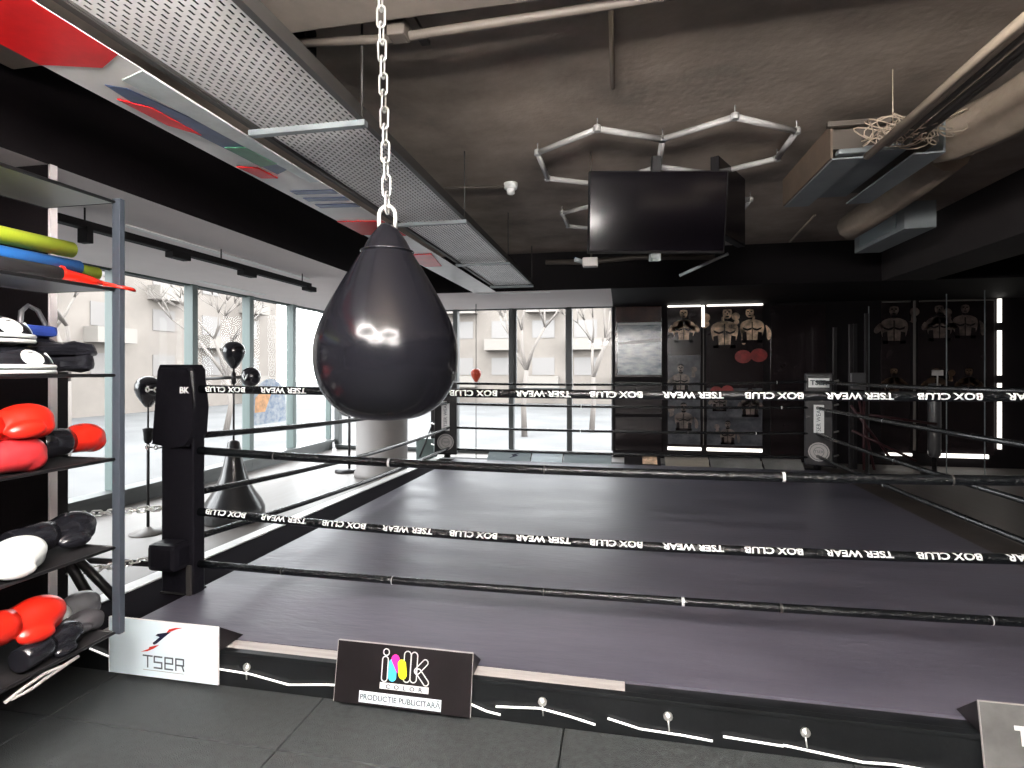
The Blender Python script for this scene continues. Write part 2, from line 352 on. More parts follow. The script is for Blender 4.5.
# cable tray of perforated steel
t = thing('cable_tray', 'long perforated galvanised cable tray hung under the concrete ceiling', 'cable tray', (-1.4, 4, 2.63), world=True)
x0, x1, yA, yB = -1.65, -1.15, -1.5, 7.15
m = MB(); rows = 20; pw = (x1-x0)/rows; L_ = 0.042
for r_ in range(rows):
    xa = x0 + r_*pw; off = 0.5*L_*(r_ % 2)
    m._v([(xa, yA, 2.63), (xa+pw*.70, yA, 2.63), (xa+pw*.70, yB, 2.63), (xa, yB, 2.63)], [(0, 1, 2, 3)])
    n_ = int((yB-yA)/L_)
    for j in range(n_):
        y_ = yA + j*L_ + off
        if y_ < 0.3: continue
        m._v([(xa+pw*.70, y_, 2.63), (xa+pw, y_, 2.63), (xa+pw, y_+L_*.42, 2.63), (xa+pw*.70, y_+L_*.42, 2.63)], [(0, 1, 2, 3)])
m.build('perforated_plate', 'galv', t)
for i in range(12):
    cx_ = x0+.03+.038*i; m = MB(); m.tube([(cx_+.006*math.sin(q*1.3+i), yA+.1+q*.42, 2.652) for q in range(21)], .0195, 7); m.build('cable', 'black_matt', t)  # unseen cables added so the plate's slots look dark
for xx in (x0, x1):
    m = MB(); s_ = -1 if xx == x0 else 1
    m.box(xx-.004, xx+.004, yA, yB, 2.62, 2.70); m.box(min(xx, xx+s_*.03), max(xx, xx+s_*.03), yA, yB, 2.615, 2.623); m.box(min(xx, xx-s_*.018), max(xx, xx-s_*.018), yA, yB, 2.694, 2.70)
    m.build('side_rail', 'rail_metal', t)
for y_ in (0.7, 2.28, 3.93, 5.55, 7.1):
    m = MB(); m.box(x0-.04, x1+.04, y_-.018, y_+.018, 2.585, 2.612, bev=.003); m.build('cross_support', 'duct_metal', t)
    for xx in (x0-.02, x1+.02):
        m = MB(); m.tube([(xx, y_, 2.585), (xx, y_, ZC)], .005, 6); m.build('hanger_rod', 'rail_metal', t)
# printed banner board beside the tray
t = thing('banner_board', 'long glossy board printed with red, white and flag shapes beside the cable tray', 'banner', (-1.85, 4, 2.6), world=True)
m = MB(); m.box(-2.03, -1.70, -1.5, 7.5, 2.590, 2.593); m.build('board', 'banner_white', t)
bd = Board((-2.03, 0, 2.589), (0, 1, 0), (1, 0, 0))   # a along Y, b across
bcount = [0]
def bpoly(name, mat, polys, label=None):
    mm = MB(); bcount[0] += 1
    for q in polys: mm.prism([(-2.03+b__, a__, 2.5895) for a__, b__ in q], (0, 0, -.0010-.0006*bcount[0]))
    mm.build(name, mat, t, label)
def rect(a, b_, c, d): return [(a, c), (b_, c), (b_, d), (a, d)]
bpoly('red_field', 'banner_red', [[(-1.5, 0.0), (1.60, 0.0), (1.63, .10), (1.66, .20), (1.60, .33), (-1.5, .33)]], 'red printed field')
bpoly('navy_print', 'banner_blue', [[(1.76, .10), (1.92, .08), (2.2, .11), (2.75, .16), (2.7, .25), (2.2, .24), (1.8, .16)]])
for a_ in (3.02, 3.16, 3.30): bpoly('navy_stripe', 'banner_blue', [[(a_, .06), (a_+.07, .06), (a_+.10, .33), (a_+.03, .33)]])
bpoly('silver_print', 'banner_grey', [[(1.74, .20), (2.9, .27), (2.9, .33), (1.70, .33)]])
bpoly('red_print', 'banner_red', [[(1.86, .05), (2.1, .06), (2.22, .13), (1.95, .13)]])
bpoly('red_print', 'banner_red', [[(3.7, 0), (4.1, 0), (4.2, .33), (3.75, .33)]])
bpoly('red_print', 'banner_red', [[(2.6, .02), (2.78, .04), (2.80, .13), (2.64, .12)]])
bpoly('red_print', 'banner_red', [[(4.9, .0), (5.5, .02), (5.5, .2), (4.9, .3)]])
bpoly('green_print', 'banner_green', [[(2.36, .14), (2.62, .15), (2.60, .26), (2.38, .24)]])

# conduits and pipes on the ceiling
def pipe(name, pts, r, mat, label, cat='pipe', group=None):
    mm = MB(); mm.tube(pts, r, 10); return tag(mm.build(name, mat), label, cat, group)
pipe('conduit', [(-1.45, 2.27, 2.99), (-1.0, 2.27, 2.955), (-0.3, 2.27, 2.975), (0.4, 2.27, 3.0), (3, 2.27, 3.03)], .02, 'conduit', 'conduit sagging along the edge of the concrete beam')
pipe('conduit', [(-0.04, 2.22, 3.10), (-0.04, 3.17, 3.10)], .012, 'pipe', 'short straight conduit on the ceiling above the television')
pipe('conduit', [(-1.50, 4.6, 3.09), (-0.98, 4.66, 3.09)], .010, 'conduit', 'thin conduit leading to the round smoke detector')
mb = MB(); mb.box(-.98, -.90, 2.20, 2.28, 2.93, 3.06, bev=.01); mb.box(-.90, -.86, 2.2, 2.42, 3.0, 3.02); tag(mb.build('conduit_clamp', 'conduit'), 'metal clamp hanging from the sagging conduit', 'clamp')
t = thing('smoke_detector', 'small white smoke detector under the ceiling beside the tray', 'smoke detector', (-0.93, 4.68, ZC))
m = MB(); m.lathe([(.055, -.05), (.06, -.02), (.06, 0)], n=20); m.build('base', 'white', t)
m = MB(); m.lathe([(.02, -.10), (.035, -.09), (.035, -.05)], n=16); m.build('sensor_head', 'white', t)
pipe('conduit', [(-1.0, 7.50, 2.98), (-.4, 7.49, 2.96), (0.2, 7.5, 3.0), (1.2, 7.5, 2.96)], .035, 'conduit', 'dark pipe running along the top of the far bulkhead')
mb = MB(); mb.box(-1.53, -1.42, 2.3, 2.40, 2.72, ZC-.001, bev=.01); tag(mb.build('cable_duct', 'black_matt'), 'short dark upright duct between the cable tray and ceiling', 'duct')
# right: fan coil unit, second duct box, insulated ducts, bundle of thin pipes
t = thing('fan_coil_unit', 'boxy ceiling air conditioning unit with open end and tangled wires', 'air conditioner', (1.5, 4, 2.75), world=True)
m = MB(); m.box(1.22, 1.232, 3.55, 4.52, 2.75, 2.95); m.build('side_panel', 'duct_brown', t, 'brown side panel')
m = MB(); m.box(1.232, 1.40, 3.55, 4.52, 2.74, 2.75); m.box(1.66, 1.82, 3.55, 4.52, 2.74, 2.75); m.box(1.40, 1.66, 3.55, 4.52, 2.80, 2.81); m.build('bottom_panel', 'duct_metal', t)
m = MB(); m.box(1.232, 1.81, 3.6, 4.52, 2.82, 2.95); m.build('inner_housing', 'conduit', t)
m = MB(); m.box(1.81, 1.82, 3.55, 4.52, 2.75, 2.95); m.box(1.26, 1.6, 3.54, 3.6, 2.77, 2.80, bev=.01); m.build('housing', 'duct_metal', t)
m = MB(); m.box(1.2, 1.84, 3.53, 3.56, 2.93, 2.96); m.build('top_flange', 'conduit', t)
t = thing('duct_box', 'smaller metal air duct box farther back beside the brown beam', 'duct', (2.6, 6, 2.75), world=True)
m = MB(); m.box(2.45, 2.70, 5.40, 6.45, 2.74, 2.98, bev=.006); m.build('housing', 'duct_metal', t)
m = MB(); m.box(2.44, 2.45, 5.55, 6.3, 2.78, 2.92); m.build('panel', 'sign_blue', t)
pipe('insulated_duct', [(2.13, 5.78, 2.82), (2.13, 5.70, 2.85), (2.15, 5.3, 2.87), (2.15, 4.6, 2.90), (2.13, 4.1, 2.92)], [.06, .12, .125, .125, .12], 'insul', 'beige wrapped round duct with a rounded end under the air unit', 'duct')
pipe('insulated_duct', [(1.84, 3.75, 2.86), (1.95, 3.7, 2.88), (2.04, 3.4, 2.88), (2.08, 2.9, 2.89), (2.1, 2.3, 2.9), (2.1, 1.2, 2.9)], [.11, .135, .14, .14, .14, .14], 'insul', 'thick beige wrapped duct in the upper right corner', 'duct')
for i, (X_, Z_, y0, r) in enumerate(((1.38, 2.715, 3.46, .020), (1.435, 2.745, 3.35, .024), (1.50, 2.76, 3.30, .016), (1.55, 2.755, 3.4, .014), (1.60, 2.77, 3.35, .016))):
    pipe('pipe', [(X_, y0, Z_), (X_, 2.4, Z_+.01), (X_, 1.0, Z_)], r, 'pipe' if i < 2 else 'conduit',
         'thin ceiling pipe in the bundle at upper right, %s' % ['longest pale one on the left side', 'thick pale one second from left', 'middle brownish one', 'fourth one, thinnest', 'rightmost brown one'][i], 'pipe', 'bundle of ceiling pipes')
mb = MB()
for i in range(13):
    c = Vector((1.50+random.uniform(-.12, .16), 3.32+random.uniform(-.10, .12), 2.80)); pts = []; q1, q2 = random.uniform(.03, .09), random.uniform(.04, .11)
    for j in range(30):
        a = j/29*2*PI*1.3+i; pts.append((c.x+q2*math.cos(a)+.05*math.sin(a*2.3+i), c.y+q1*math.sin(a), c.z-.01+.045*math.sin(1.7*a+i)))
    mb.tube(pts, .0036, 6)
mb.tube([(1.45, 3.32, 2.8), (1.44, 3.3, ZC)], .003, 6)
tag(mb.build('wire_tangle', 'pipe'), 'tangle of loose wires looped around the ceiling pipes', 'wires', kind='stuff')
pipe('conduit', [(2.05, 7.3, 3.08), (1.95, 6.1, 3.08)], .012, 'pipe', 'short pale conduit on the ceiling beyond the air unit')

# television pair
t = thing('television', 'large dark television facing the room, hung under the ceiling', 'television', (0.27, 4.02, ZC), world=True)
Mt = Matrix.Translation((0.262, 4.03, 2.62)) @ Matrix.Rotation(math.radians(10.5), 4, 'Z') @ Matrix.Rotation(math.radians(8), 4, 'X')
m = MB(); m.box(-.49, .49, 0, .05, -.285, .285, bev=.006, mtx=Mt); m.build('casing', 'black_matt', t)
m = MB(); m.box(-.478, .478, -.003, 0.0, -.268, .275, mtx=Mt); m.build('screen', 'screen', t)
m = MB(); m.box(-.03, .03, .07, .13, -.2, .40, mtx=Mt); m.box(-.2, .2, .05, .075, -.15, .15, mtx=Mt); m.build('ceiling_mount', 'black_metal', t)
m = MB(); m.box(-.035, .035, .0, .08, -.34, -.285, bev=.005, mtx=Mt); m.build('bracket_foot', 'duct_metal', t)
t = thing('television', 'second dark television seen edge on behind the first screen', 'television', (0.8, 4.4, ZC), world=True)
Mt = Matrix.Translation((0.83, 4.53, 2.79)) @ Matrix.Rotation(math.radians(62), 4, 'Z')
m = MB(); m.box(-.32, .32, -.03, .03, -.28, .28, bev=.006, mtx=Mt); m.build('casing', 'black_matt', t)
m = MB(); m.box(-.31, .31, -.034, -.03, -.27, .27, mtx=Mt); m.build('screen', 'screen', t)
m = MB(); m.tube([(.72, 4.5, 2.75), (.72, 4.5, ZC)], .025); m.build('ceiling_mount', 'black_metal', t)
pipe('bracket_arm', [(0.47, 4.6, 2.26), (0.84, 4.6, 2.42)], .012, 'duct_metal', 'grey tube sloping below the television', 'bracket')
t = thing('security_camera', 'small white box camera under the lower left corner of the television', 'camera', (-0.24, 4.1, 2.3), world=True)
m = MB(); m.box(-.27, -.16, 4.05, 4.13, 2.26, 2.325, bev=.008); m.build('housing', 'sign_edge', t)
m = MB(); m.tube([(-.27, 4.09, 2.30), (-.33, 4.09, 2.32)], .016); m.build('lens', 'duct_metal', t)
m = MB(); m.tube([(-.21, 4.12, 2.32), (-.21, 4.12, ZC)], .008); m.build('stem', 'conduit', t)

# track light under the left soffit + slots
t = thing('track_light', 'dark track light rail with spotlights below the left soffit', 'track light', (-3.56, 4.3, ZS), world=True)
m = MB(); m.box(-3.60, -3.53, 2.9, 5.85, 2.455, 2.51, bev=.003)
m.build('rail', 'black_matt', t)
for y_ in (3.1, 4.4, 5.7):
    m = MB(); m.tube([(-3.56, y_, 2.5), (-3.56, y_, ZS)], .006, 6); m.build('hanger', 'black_matt', t)
for y_, tall in ((3.1, .11), (3.9, .06), (4.75, .06), (5.84, .05)):
    m = MB(); m.box(-3.60, -3.52, y_-.02 if tall > .1 else y_-.09, y_+.03 if tall > .1 else y_+.10, 2.47-tall, 2.475, bev=.006); m.build('spotlight', 'black_matt', t)
for i, (xa, xb, ya, yb, lb) in enumerate(((-3.70, -3.64, 3.5, 6.0, 'white recessed light slot in the soffit beside the track rail'), (-5.12, -5.04, 5.9, 7.15, 'white recessed light slot in the soffit close to the left windows'), (-2.0, -.95, 7.64, 7.70, 'white recessed light slot in the soffit before the far windows'))):
    m = MB(); m.box(xa, xb, ya, yb, ZS-.012, ZS, bev=.003); tag(m.build('light_slot', 'white'), lb, 'light slot', 'recessed light slots')

# ================================================================= THE RING
ring = thing('ring_platform', 'low boxing ring platform with purple grey canvas floor', 'boxing ring', (0, 5.2, 0), world=True)
m = MB(); m.quadbox([(-2.52, 2.40), (2.66, 2.40), (2.66, 7.92), (-2.42, 7.92)], .145, .172)
m.build('canvas', 'canvas', ring)
m = MB(); m.box(-3.02, 3.05, 2.300, 2.33, 0, .158, bev=.004); m.box(-3.02, 3.05, 2.295, 2.33, .150, .168, bev=.003); m.build('front_board', 'base_black', ring)
m = MB(); m.box(-2.6, .02, 2.33, 2.40, .0, .168); m.build('front_ledge', 'ledge', ring, 'pale bare ledge at the front edge')
m = MB(); m.box(.02, 3.05, 2.33, 2.40, .0, .160); m.build('front_ledge', 'base_black', ring)
m = MB(); m.quadbox([(-2.93, 2.33), (-2.52, 2.40), (-2.42, 7.92), (-2.66, 7.95)], .0, .160); m.build('side_border', 'void_black', ring)
m = MB(); m.quadbox([(-3.04, 2.33), (-2.93, 2.33), (-2.66, 8.2), (-2.76, 8.2)], .0, .168); m.build('side_ledge', 'white', ring, 'pale ledge along the left edge')
m = MB(); m.quadbox([(2.66, 2.40), (3.05, 2.40), (3.0, 8.2), (2.66, 8.2)], .0, .150); m.build('side_border', 'ledge_brown', ring, 'brown border strip on the right edge')
m = MB(); m.box(-2.66, 2.66, 7.92, 8.2, 0, .15); m.build('rear_border', 'black_matt', ring)
for X in (-1.72, -0.32, 0.19, 0.70):
    m = MB(); m.lathe([(.0, -.004), (.018, -.004), (.018, .004), (.0, .008)], n=14); bmesh.ops.transform(m.bm, matrix=Matrix.Translation((X, 2.294, .105)) @ Matrix.Rotation(PI/2, 4, 'X'), verts=m.bm.verts)
    m.tube([(X, 2.291, .09), (X+.004, 2.288, .05)], .003, 6); m.build('bolt', 'chrome', ring)
for pts in ([(-1.88, .075), (-1.7, .068), (-1.50, .040)], [(-1.50, .040), (-1.3, .062), (-1.24, .066)], [(-2.6, .10), (-2.48, .07)], [(-.63, .052), (-.56, .030), (-.50, .022)], [(-.52, .055), (-.33, .07), (-.2, .05), (-.10, .030)], [(-.05, .062), (.08, .035), (.25, .03), (.36, .022)], [(.40, .045), (.62, .036)], [(.62, .040), (.9, .012), (1.0, .018), (1.27, .005)]):
    pp = []
    for (a, za), (b_, zb) in zip(pts, pts[1:]):
        for q in range(4): pp.append((a+(b_-a)*q/4, 2.291, za+(zb-za)*q/4+.008))
    pp.append((pts[-1][0], 2.291, pts[-1][1]+.008))
    m = MB(); m.tube(pp, .0045, 8); m.build('light_tube', 'tube_led', ring, 'white light tube')

# corner posts
ZT = 1.485
def post(x, y, label, top, logo=False, width=.19):
    t = thing('ring_post', label, 'ring post', (x, y, .17), group='corner posts of the ring')
    m = MB(); m.box(-width/2+.025, width/2-.02, -.06, .03, 0, top-.17-.02, bev=.012); m.build('post_sleeve', 'pad', t)
    m = MB(); m.box(-.11, .10, -.07, .06, 0, .010, bev=.003); m.build('base_plate', 'black_matt', t)
    return t
NL = post(-2.58, 2.88, 'tall black padded ring post nearest on the left', 1.48, width=.27)
# upper cushion of the near left post: pillow that flares at its foot
prof = [(-.175, -.475), (-.17, -.46), (-.115, -.37), (-.125, -.2), (-.135, -.04), (-.118, 0), (.10, 0), (.125, -.03), (.128, -.25), (.115, -.42), (.095, -.50), (-.03, -.495)]
m = MB(); m.prism([(a, -.085, 1.362+b_) for a, b_ in prof], (0, .13, 0))
bmesh.ops.bevel(m.bm, geom=[e for e in m.bm.edges if abs(e.verts[0].co.y-e.verts[1].co.y) < .01], offset=.025, segments=3, affect='EDGES')
o = m.build('corner_cushion', 'pad', NL)
m = MB(); m.box(-.105, .085, -.17, .0, .165, .325, bev=.03); m.build('lower_cushion', 'pad', NL)
m = MB(); bd = Board((.075, -.088, 1.21), (1, 0, 0), (0, 0, 1)); bd.text(m, 'BK', 0, 0, .05, bold=.002); m.build('lettering', 'letter_white', o)
m = MB(); m.box(.075, .105, -.075, -.065, .0, .18); m.tube([(.09, -.08, .02), (.09, -.06, .02)], .012); m.build('gap_strip', 'rail_metal', NL)
for z_ in (1.21, .86, .49, .18):   # anchors toward the outer side
    m = MB()
    for kk in range(4): m.tube([(-.155-.03*kk+.012*math.cos(a_), -.02+(0 if kk % 2 else .012*math.sin(a_)), z_+(.012*math.sin(a_) if kk % 2 else 0)) for a_ in [2*PI*q/8 for q in range(8)]], .0045, 6, closed=True)
    m.build('shackle', 'chrome', NL)

def far_post(x, y, top, label, lefty):
    t = thing('ring_post', label, 'ring post', (x, y, .17), group='corner posts of the ring')
    h = top-.17; ang = math.radians(10 if x < 0 else -18)
    Mr = Matrix.Rotation(ang, 4, 'Z')
    m = MB(); m.tube([(0, .05, 0), (0, .05, h)], .05, 12); m.build('post_pole', 'black_metal', t)
    m = MB(); m.box(-.17, .17, -.09, .03, .06, h, bev=.02, mtx=Mr); m.build('corner_cushion', 'pad', t)
    u = Mr @ Vector((1, 0, 0)); nn = Mr @ Vector((0, -.091, 0)); bd = Board((nn.x, nn.y, 0), u, (0, 0, 1))
    m = MB(); bd.poly(m, rect(-.06, .06, .42 if x < 0 else .50, .86 if x < 0 else .87)); m.build('white_panel', 'letter_white', t)
    m = MB(); bd.text(m, 'TSER WEAR', .0, .66, .07, h=.004, rot=PI/2); m.build('lettering', 'text_grey', [c for c in t.children if c.name.startswith('white_panel')][0])
    m = MB(); bd.poly(m, disc(0, .25, .125)); m.build('round_badge', 'sign_edge', t)
    m = MB(); bd.stroke(m, disc(0, .25, .105), .008, .004, closed=True); bd.stroke(m, disc(0, .25, .06), .006, .004, closed=True); bd.text(m, 'TSER', 0, .25, .05, h=.004); m.build('lettering', 'text_grey', [c for c in t.children if c.name.startswith('round_badge')][0])
    if not lefty:
        m = MB(); bd.poly(m, rect(-.12, .12, 1.10, 1.22)); bd.poly(m, rect(-.08, .07, .95, 1.04)); m.build('top_patch', 'letter_white', t)
        m = MB(); bd.text(m, 'TSER', 0, 1.16, .09, h=.004, bold=.003); m.build('lettering', 'text_grey', [c for c in t.children if c.name.startswith('top_patch')][0])
        m = MB(); bd.poly(m, rect(-.03, .03, .97, 1.02), h=.003); m.build('red_mark', 'print_red', t)
    for z_ in (.17, .49, .85, 1.17):
        m = MB(); s_ = 1 if x > 0 else -1; m.tube([(s_*.17, .05, z_), (s_*.27, .09, z_+.02)], .012, 8); m.build('turnbuckle', 'chrome', t)
    return t
far_post(-2.58, 7.98, 1.32, 'black padded ring post far left, close to the round column', True)
far_post(2.60, 7.98, 1.46, 'black padded ring post far right with white top patch and round badge', False)
t = post(2.70, 2.88, 'black ring post nearest on the right, beyond the picture edge', 1.48)

# ropes
def rope(name, p0, p1, sag, r, label, text=False, ang0=35, n=40, tapes=0, group='ring ropes', end_r=None, every=.375, start=.02, tsize=.044):
    p0, p1 = Vector(p0), Vector(p1); Ln = (p1-p0).length
    def at(s):
        u = s/Ln; p = p0.lerp(p1, u); p.z -= sag*4*u*(1-u); return p
    m = MB(); m.tube([at(Ln*i/n) for i in range(n+1)], r, 14); o = tag(m.build(name, 'rope'), label, 'rope', group)
    d = (p1-p0); d.z = 0; d.normalize(); side = Vector((d.y, -d.x, 0))   # toward the camera side for ropes drawn left to right
    if text:
        s = start; cnt = 0
        while s < Ln-.4:
            wd = 'TSER WEAR' if cnt % 2 else 'BOX CLUB'; cnt += 1
            tb = text_bm(wd, tsize, 0.0, 1.25, bold=.0014)
            for q in range(-5, 6): bmesh.ops.bisect_plane(tb, geom=list(tb.verts)+list(tb.edges)+list(tb.faces), plane_co=(0, q*tsize*.09, 0), plane_no=(0, 1, 0))
            bmesh.ops.rotate(tb, cent=(0, 0, 0), matrix=Matrix.Rotation(PI, 3, 'Z'), verts=tb.verts)
            for v in tb.verts:
                ss = s + .17 + v.co.x; a = math.radians(ang0) + v.co.y/r
                v.co = at(ss) + (side*math.cos(a) + Vector((0, 0, 1))*math.sin(a))*(r+.0012)
            mm = MB(); mm.add(tb, False); s += every; mm.build('lettering', 'letter_white', o)
    for i in range(tapes):
        s = Ln*(i+.6)/tapes + random.uniform(-.22, .22); mm = MB(); mm.tube([at(s), at(s+random.choice((.005, .008, .014)))], r+.0015, 12, caps=False); mm.build('tape', 'tape' if i % 2 else 'rail_metal', o)
    return o
RN = ['top', 'second', 'third', 'lowest']
for i, (z0, z1, sg, tx, tp) in enumerate(((1.386, 1.386, .012, True, 0), (1.02, 1.03, .05, False, 6), (.655, .69, .068, True, 0), (.345, .385, .028, False, 7))):
    rope('ring_rope', (-2.46, 2.86, z0), (2.62, 2.88, z1), sg, .0235 if i < 3 else .021, '%s black rope on the near side of the ring%s' % (RN[i], ', printed with white lettering' if tx else ', without lettering'), tx, [8, 30, 40, 60][i], tapes=tp)
for i, (z0, z1, sg) in enumerate(((1.39, 1.28, .03), (1.10, 1.015, .05), (.755, .637, .06), (.485, .333, .045))):
    rope('ring_rope', (-2.52, 2.95, z0), (-2.52, 7.9, z1), sg, .02, '%s black rope on the left side of the ring' % RN[i], False, tapes=0)
for i, (z0, z1, sg) in enumerate(((1.30, 1.345, .03), (.99, 1.0, .02), (.635, .655, .02), (.31, .34, .02))):
    rope('ring_rope', (-2.42, 7.95, z0), (2.45, 7.95, z1), sg, .018, '%s black rope on the far side of the ring' % RN[i], False, tapes=4 if i < 3 else 0)
for i, (z0, z1, sg) in enumerate(((1.345, 1.386, .02), (1.0, 1.03, .02), (.655, .665, .03), (.36, .40, .02))):
    rope('ring_rope', (2.56, 7.9, z0), (2.62, 2.95, z1), sg, .022, '%s black rope on the right side of the ring' % RN[i], False, tapes=4)
# rope from corner going to the anchor frame on the left, with chain
def chain(name, p0, p1, label, link=.03, r=.0035, mat='chrome', cat='chain'):
    p0, p1 = Vector(p0), Vector(p1); d = (p1-p0); n = max(2, int(d.length/(link*.72))); q = d.to_track_quat('X', 'Z').to_matrix()
    m = MB()
    for i in range(n):
        c = p0 + d*(i+.5)/n; pts = []
        for j in range(14):
            a = 2*PI*j/14; lx = (link/2-.35*link/2)*(1 if math.cos(a) > 0 else -1)+.35*link/2*math.cos(a)*1.0; w = .30*link*math.sin(a)
            v = Vector((lx, w if i % 2 else 0, 0 if i % 2 else w)); pts.append(c + q @ v)
        m.tube(pts, r, 8, closed=True)
    return tag(m.build(name, mat), label, cat)
chain('chain', (-2.74, 2.86, .66), (-2.98, 2.50, .70), 'upper bright tension chain between the near left post and the black stanchion', .05, .005)
chain('chain', (-2.74, 2.86, .36), (-2.98, 2.50, .38), 'lower bright tension chain between the near left post and the black stanchion', .05, .005)
t = thing('anchor_frame', 'black steel stanchion with two diagonal braces behind the glove shelves', 'steel frame', (-3.03, 2.47, 0), world=True)
m = MB(); m.box(-3.07, -2.985, 2.45, 2.505, 0, 1.49, bev=.004); m.build('upright', 'black_metal', t)
m = MB(); m.tube([(-3.02, 2.52, .52), (-2.72, 2.57, .215)], .024, 8); m.build('brace', 'black_metal', t)
m = MB(); m.tube([(-3.02, 2.5, .50), (-2.84, 2.53, .20)], .026, 8); m.build('brace', 'black_metal', t)
pipe('ring_brace_bar', [(-3.0, 2.6, .42), (-2.74, 2.84, .33)], .018, 'black_metal', 'thin black bar under the lower tension chain left of the post', 'bar')

# sponsor signs: tents straddling the front edge
def tent(x0, x1, yf, top, label, face, back='sign_black', z0=0.022, yb=2.43, zb=.176, lean=.0):
    t = thing('tent_sign', label, 'sign', ((x0+x1)/2, yf, z0), group='sponsor signs on the front edge')
    w = (x1-x0)/2; dz = top-z0; db = yb-yf
    m = MB(); m.prism([(-w, -.004, 0), (-w, .004, 0), (-w, lean+.004, dz), (-w, lean-.004, dz)], (2*w, 0, 0)); m.build('front_panel', [face], t)
    m = MB(); m.prism([(-w, lean+.004, dz), (-w, lean*.66+.005, zb-z0), (-w, db+.012, zb-z0)], (2*w, 0, 0)); m.build('back_panel', back, t)
    e = MB(); ed = .0018
    for a, b_ in ((-w-ed, -w), (w, w+ed)): e.prism([(a, -.006, 0), (a, .004, 0), (a, lean+.004, dz), (a, lean-.006, dz)], (b_-a, 0, 0))
    e.box(-w, w, lean-.005, lean+.004, dz, dz+ed); e.build('edge', 'sign_edge' if face != 'sign_white' else 'white', t)
    return t, Board((0, -.0045, 0), (1, 0, 0), (0, lean, dz)), w, dz
t, bd, w, dz = tent(-2.455, -1.85, 2.268, .292, 'white tented TSER sponsor sign on the front edge', 'sign_white')
m = MB(); lw = .007; y0, hh = .048, .054; ax = -.105
bd.stroke(m, [(ax, y0+hh), (ax+.05, y0+hh)], lw); bd.stroke(m, [(ax+.025, y0+hh), (ax+.025, y0)], lw)
sx_ = ax+.062; bd.stroke(m, [(sx_+.042, y0+hh), (sx_, y0+hh), (sx_, y0+hh*.5), (sx_+.042, y0+hh*.5), (sx_+.042, y0), (sx_, y0)], lw)
sx_ = ax+.122; bd.stroke(m, [(sx_, y0+hh*.5), (sx_+.042, y0+hh*.5), (sx_+.042, y0+hh), (sx_, y0+hh), (sx_, y0), (sx_+.042, y0)], lw)
sx_ = ax+.182; bd.stroke(m, [(sx_, y0), (sx_, y0+hh), (sx_+.042, y0+hh), (sx_+.042, y0+hh*.45), (sx_, y0+hh*.45)], lw); bd.stroke(m, [(sx_+.034, y0+hh*.45), (sx_+.043, y0)], lw)
m.build('lettering', 'text_grey', t)
m = MB(); bd.stroke(m, [(ax, .034), (ax+.225, .034)], .0025); m.build('underline', 'sign_edge', t)
fp = [c for c in t.children if c.name.startswith('front_panel')][0]
m = MB(); bd.poly(m, [(-.025, .212), (.05, .228), (.02, .205), (-.03, .165), (-.045, .158), (-.052, .166), (-.012, .198), (-.035, .203)]); m.build('dark_mark', 'ink', fp)
m = MB(); bd.poly(m, [(.025, .222), (.04, .240), (.075, .250), (.118, .254), (.08, .243), (.05, .230)]); m.build('red_swoosh', 'red_print', fp); m = MB(); bd.poly(m, [(-.118, .118), (-.08, .124), (-.045, .140), (-.015, .160), (-.04, .154), (-.07, .145), (-.075, .135)]); m.build('red_swoosh', 'red_print', fp)
t, bd, w, dz = tent(-1.255, -.625, 2.262, .272, 'black tented ink print shop sign on the front edge', 'sign_black', lean=.046)
m = MB(); lw = .0045; U, V, K = -.105, .104, 1.12   # logo origin and size
def cap_out(mm, a0, b0, a1, b1, r): bd.stroke(mm, capsule(U+a0*K, V+b0*K, U+a1*K, V+b1*K, r*K), lw, closed=True)
cap_out(m, .02, .012, .02, .080, .012); bd.stroke(m, disc(U+.022*K, V+.108*K, .012*K), lw, closed=True)
cap_out(m, .112, .02, .112, .105, .014); cap_out(m, .140, .02, .140, .105, .013)
cap_out(m, .154, .050, .186, .084, .011); cap_out(m, .160, .048, .192, .012, .011)
m.build('outline_lettering', 'letter_white', t, 'white outlined letters')
cap = lambda q, mt, nm, h: (lambda mm: (bd.poly(mm, capsule(U+q[0]*K, V+q[1]*K, U+q[2]*K, V+q[3]*K, q[4]*K), h=h), mm.build(nm, mt, t)))(MB())
cap((.053, .02, .053, .07, .017), 'cyan', 'cyan_stroke', .002); cap((.062, .086, .082, .052, .017), 'magenta', 'magenta_stroke', .0025); cap((.09, .070, .096, .032, .017), 'yellow', 'yellow_stroke', .003)
m = MB(); bd.poly(m, rect(U+.003*K, U+.205*K, V-.030, V-.004)); m.build('white_bar', 'letter_white', t)
m = MB(); bd.text(m, 'C  O  L  O  R', U+.104*K, V-.019, .023, h=.003, sx=1.3, bold=.0006); m.build('lettering', 'text_grey', [c for c in t.children if c.name.startswith('white_bar')][0])
m = MB(); bd.poly(m, rect(-.195, .185, .010, .056)); m.build('white_strip', 'sign_white', t)
m = MB(); bd.text(m, 'PRODUCȚIE PUBLICITARĂ', -.005, .032, .0315, h=.003, bold=.0006); m.build('lettering', 'text_grey', [c for c in t.children if c.name.startswith('white_strip')][0])
t, bd, w, dz = tent(1.288, 1.925, 2.262, .288, 'grey tented sign at the right end of the front edge', 'sign_grey', lean=.046)
m = MB(); bd.text(m, 'T', -.19, .165, .085, sx=.9, bold=.004); m.build('lettering', 'letter_white', t)

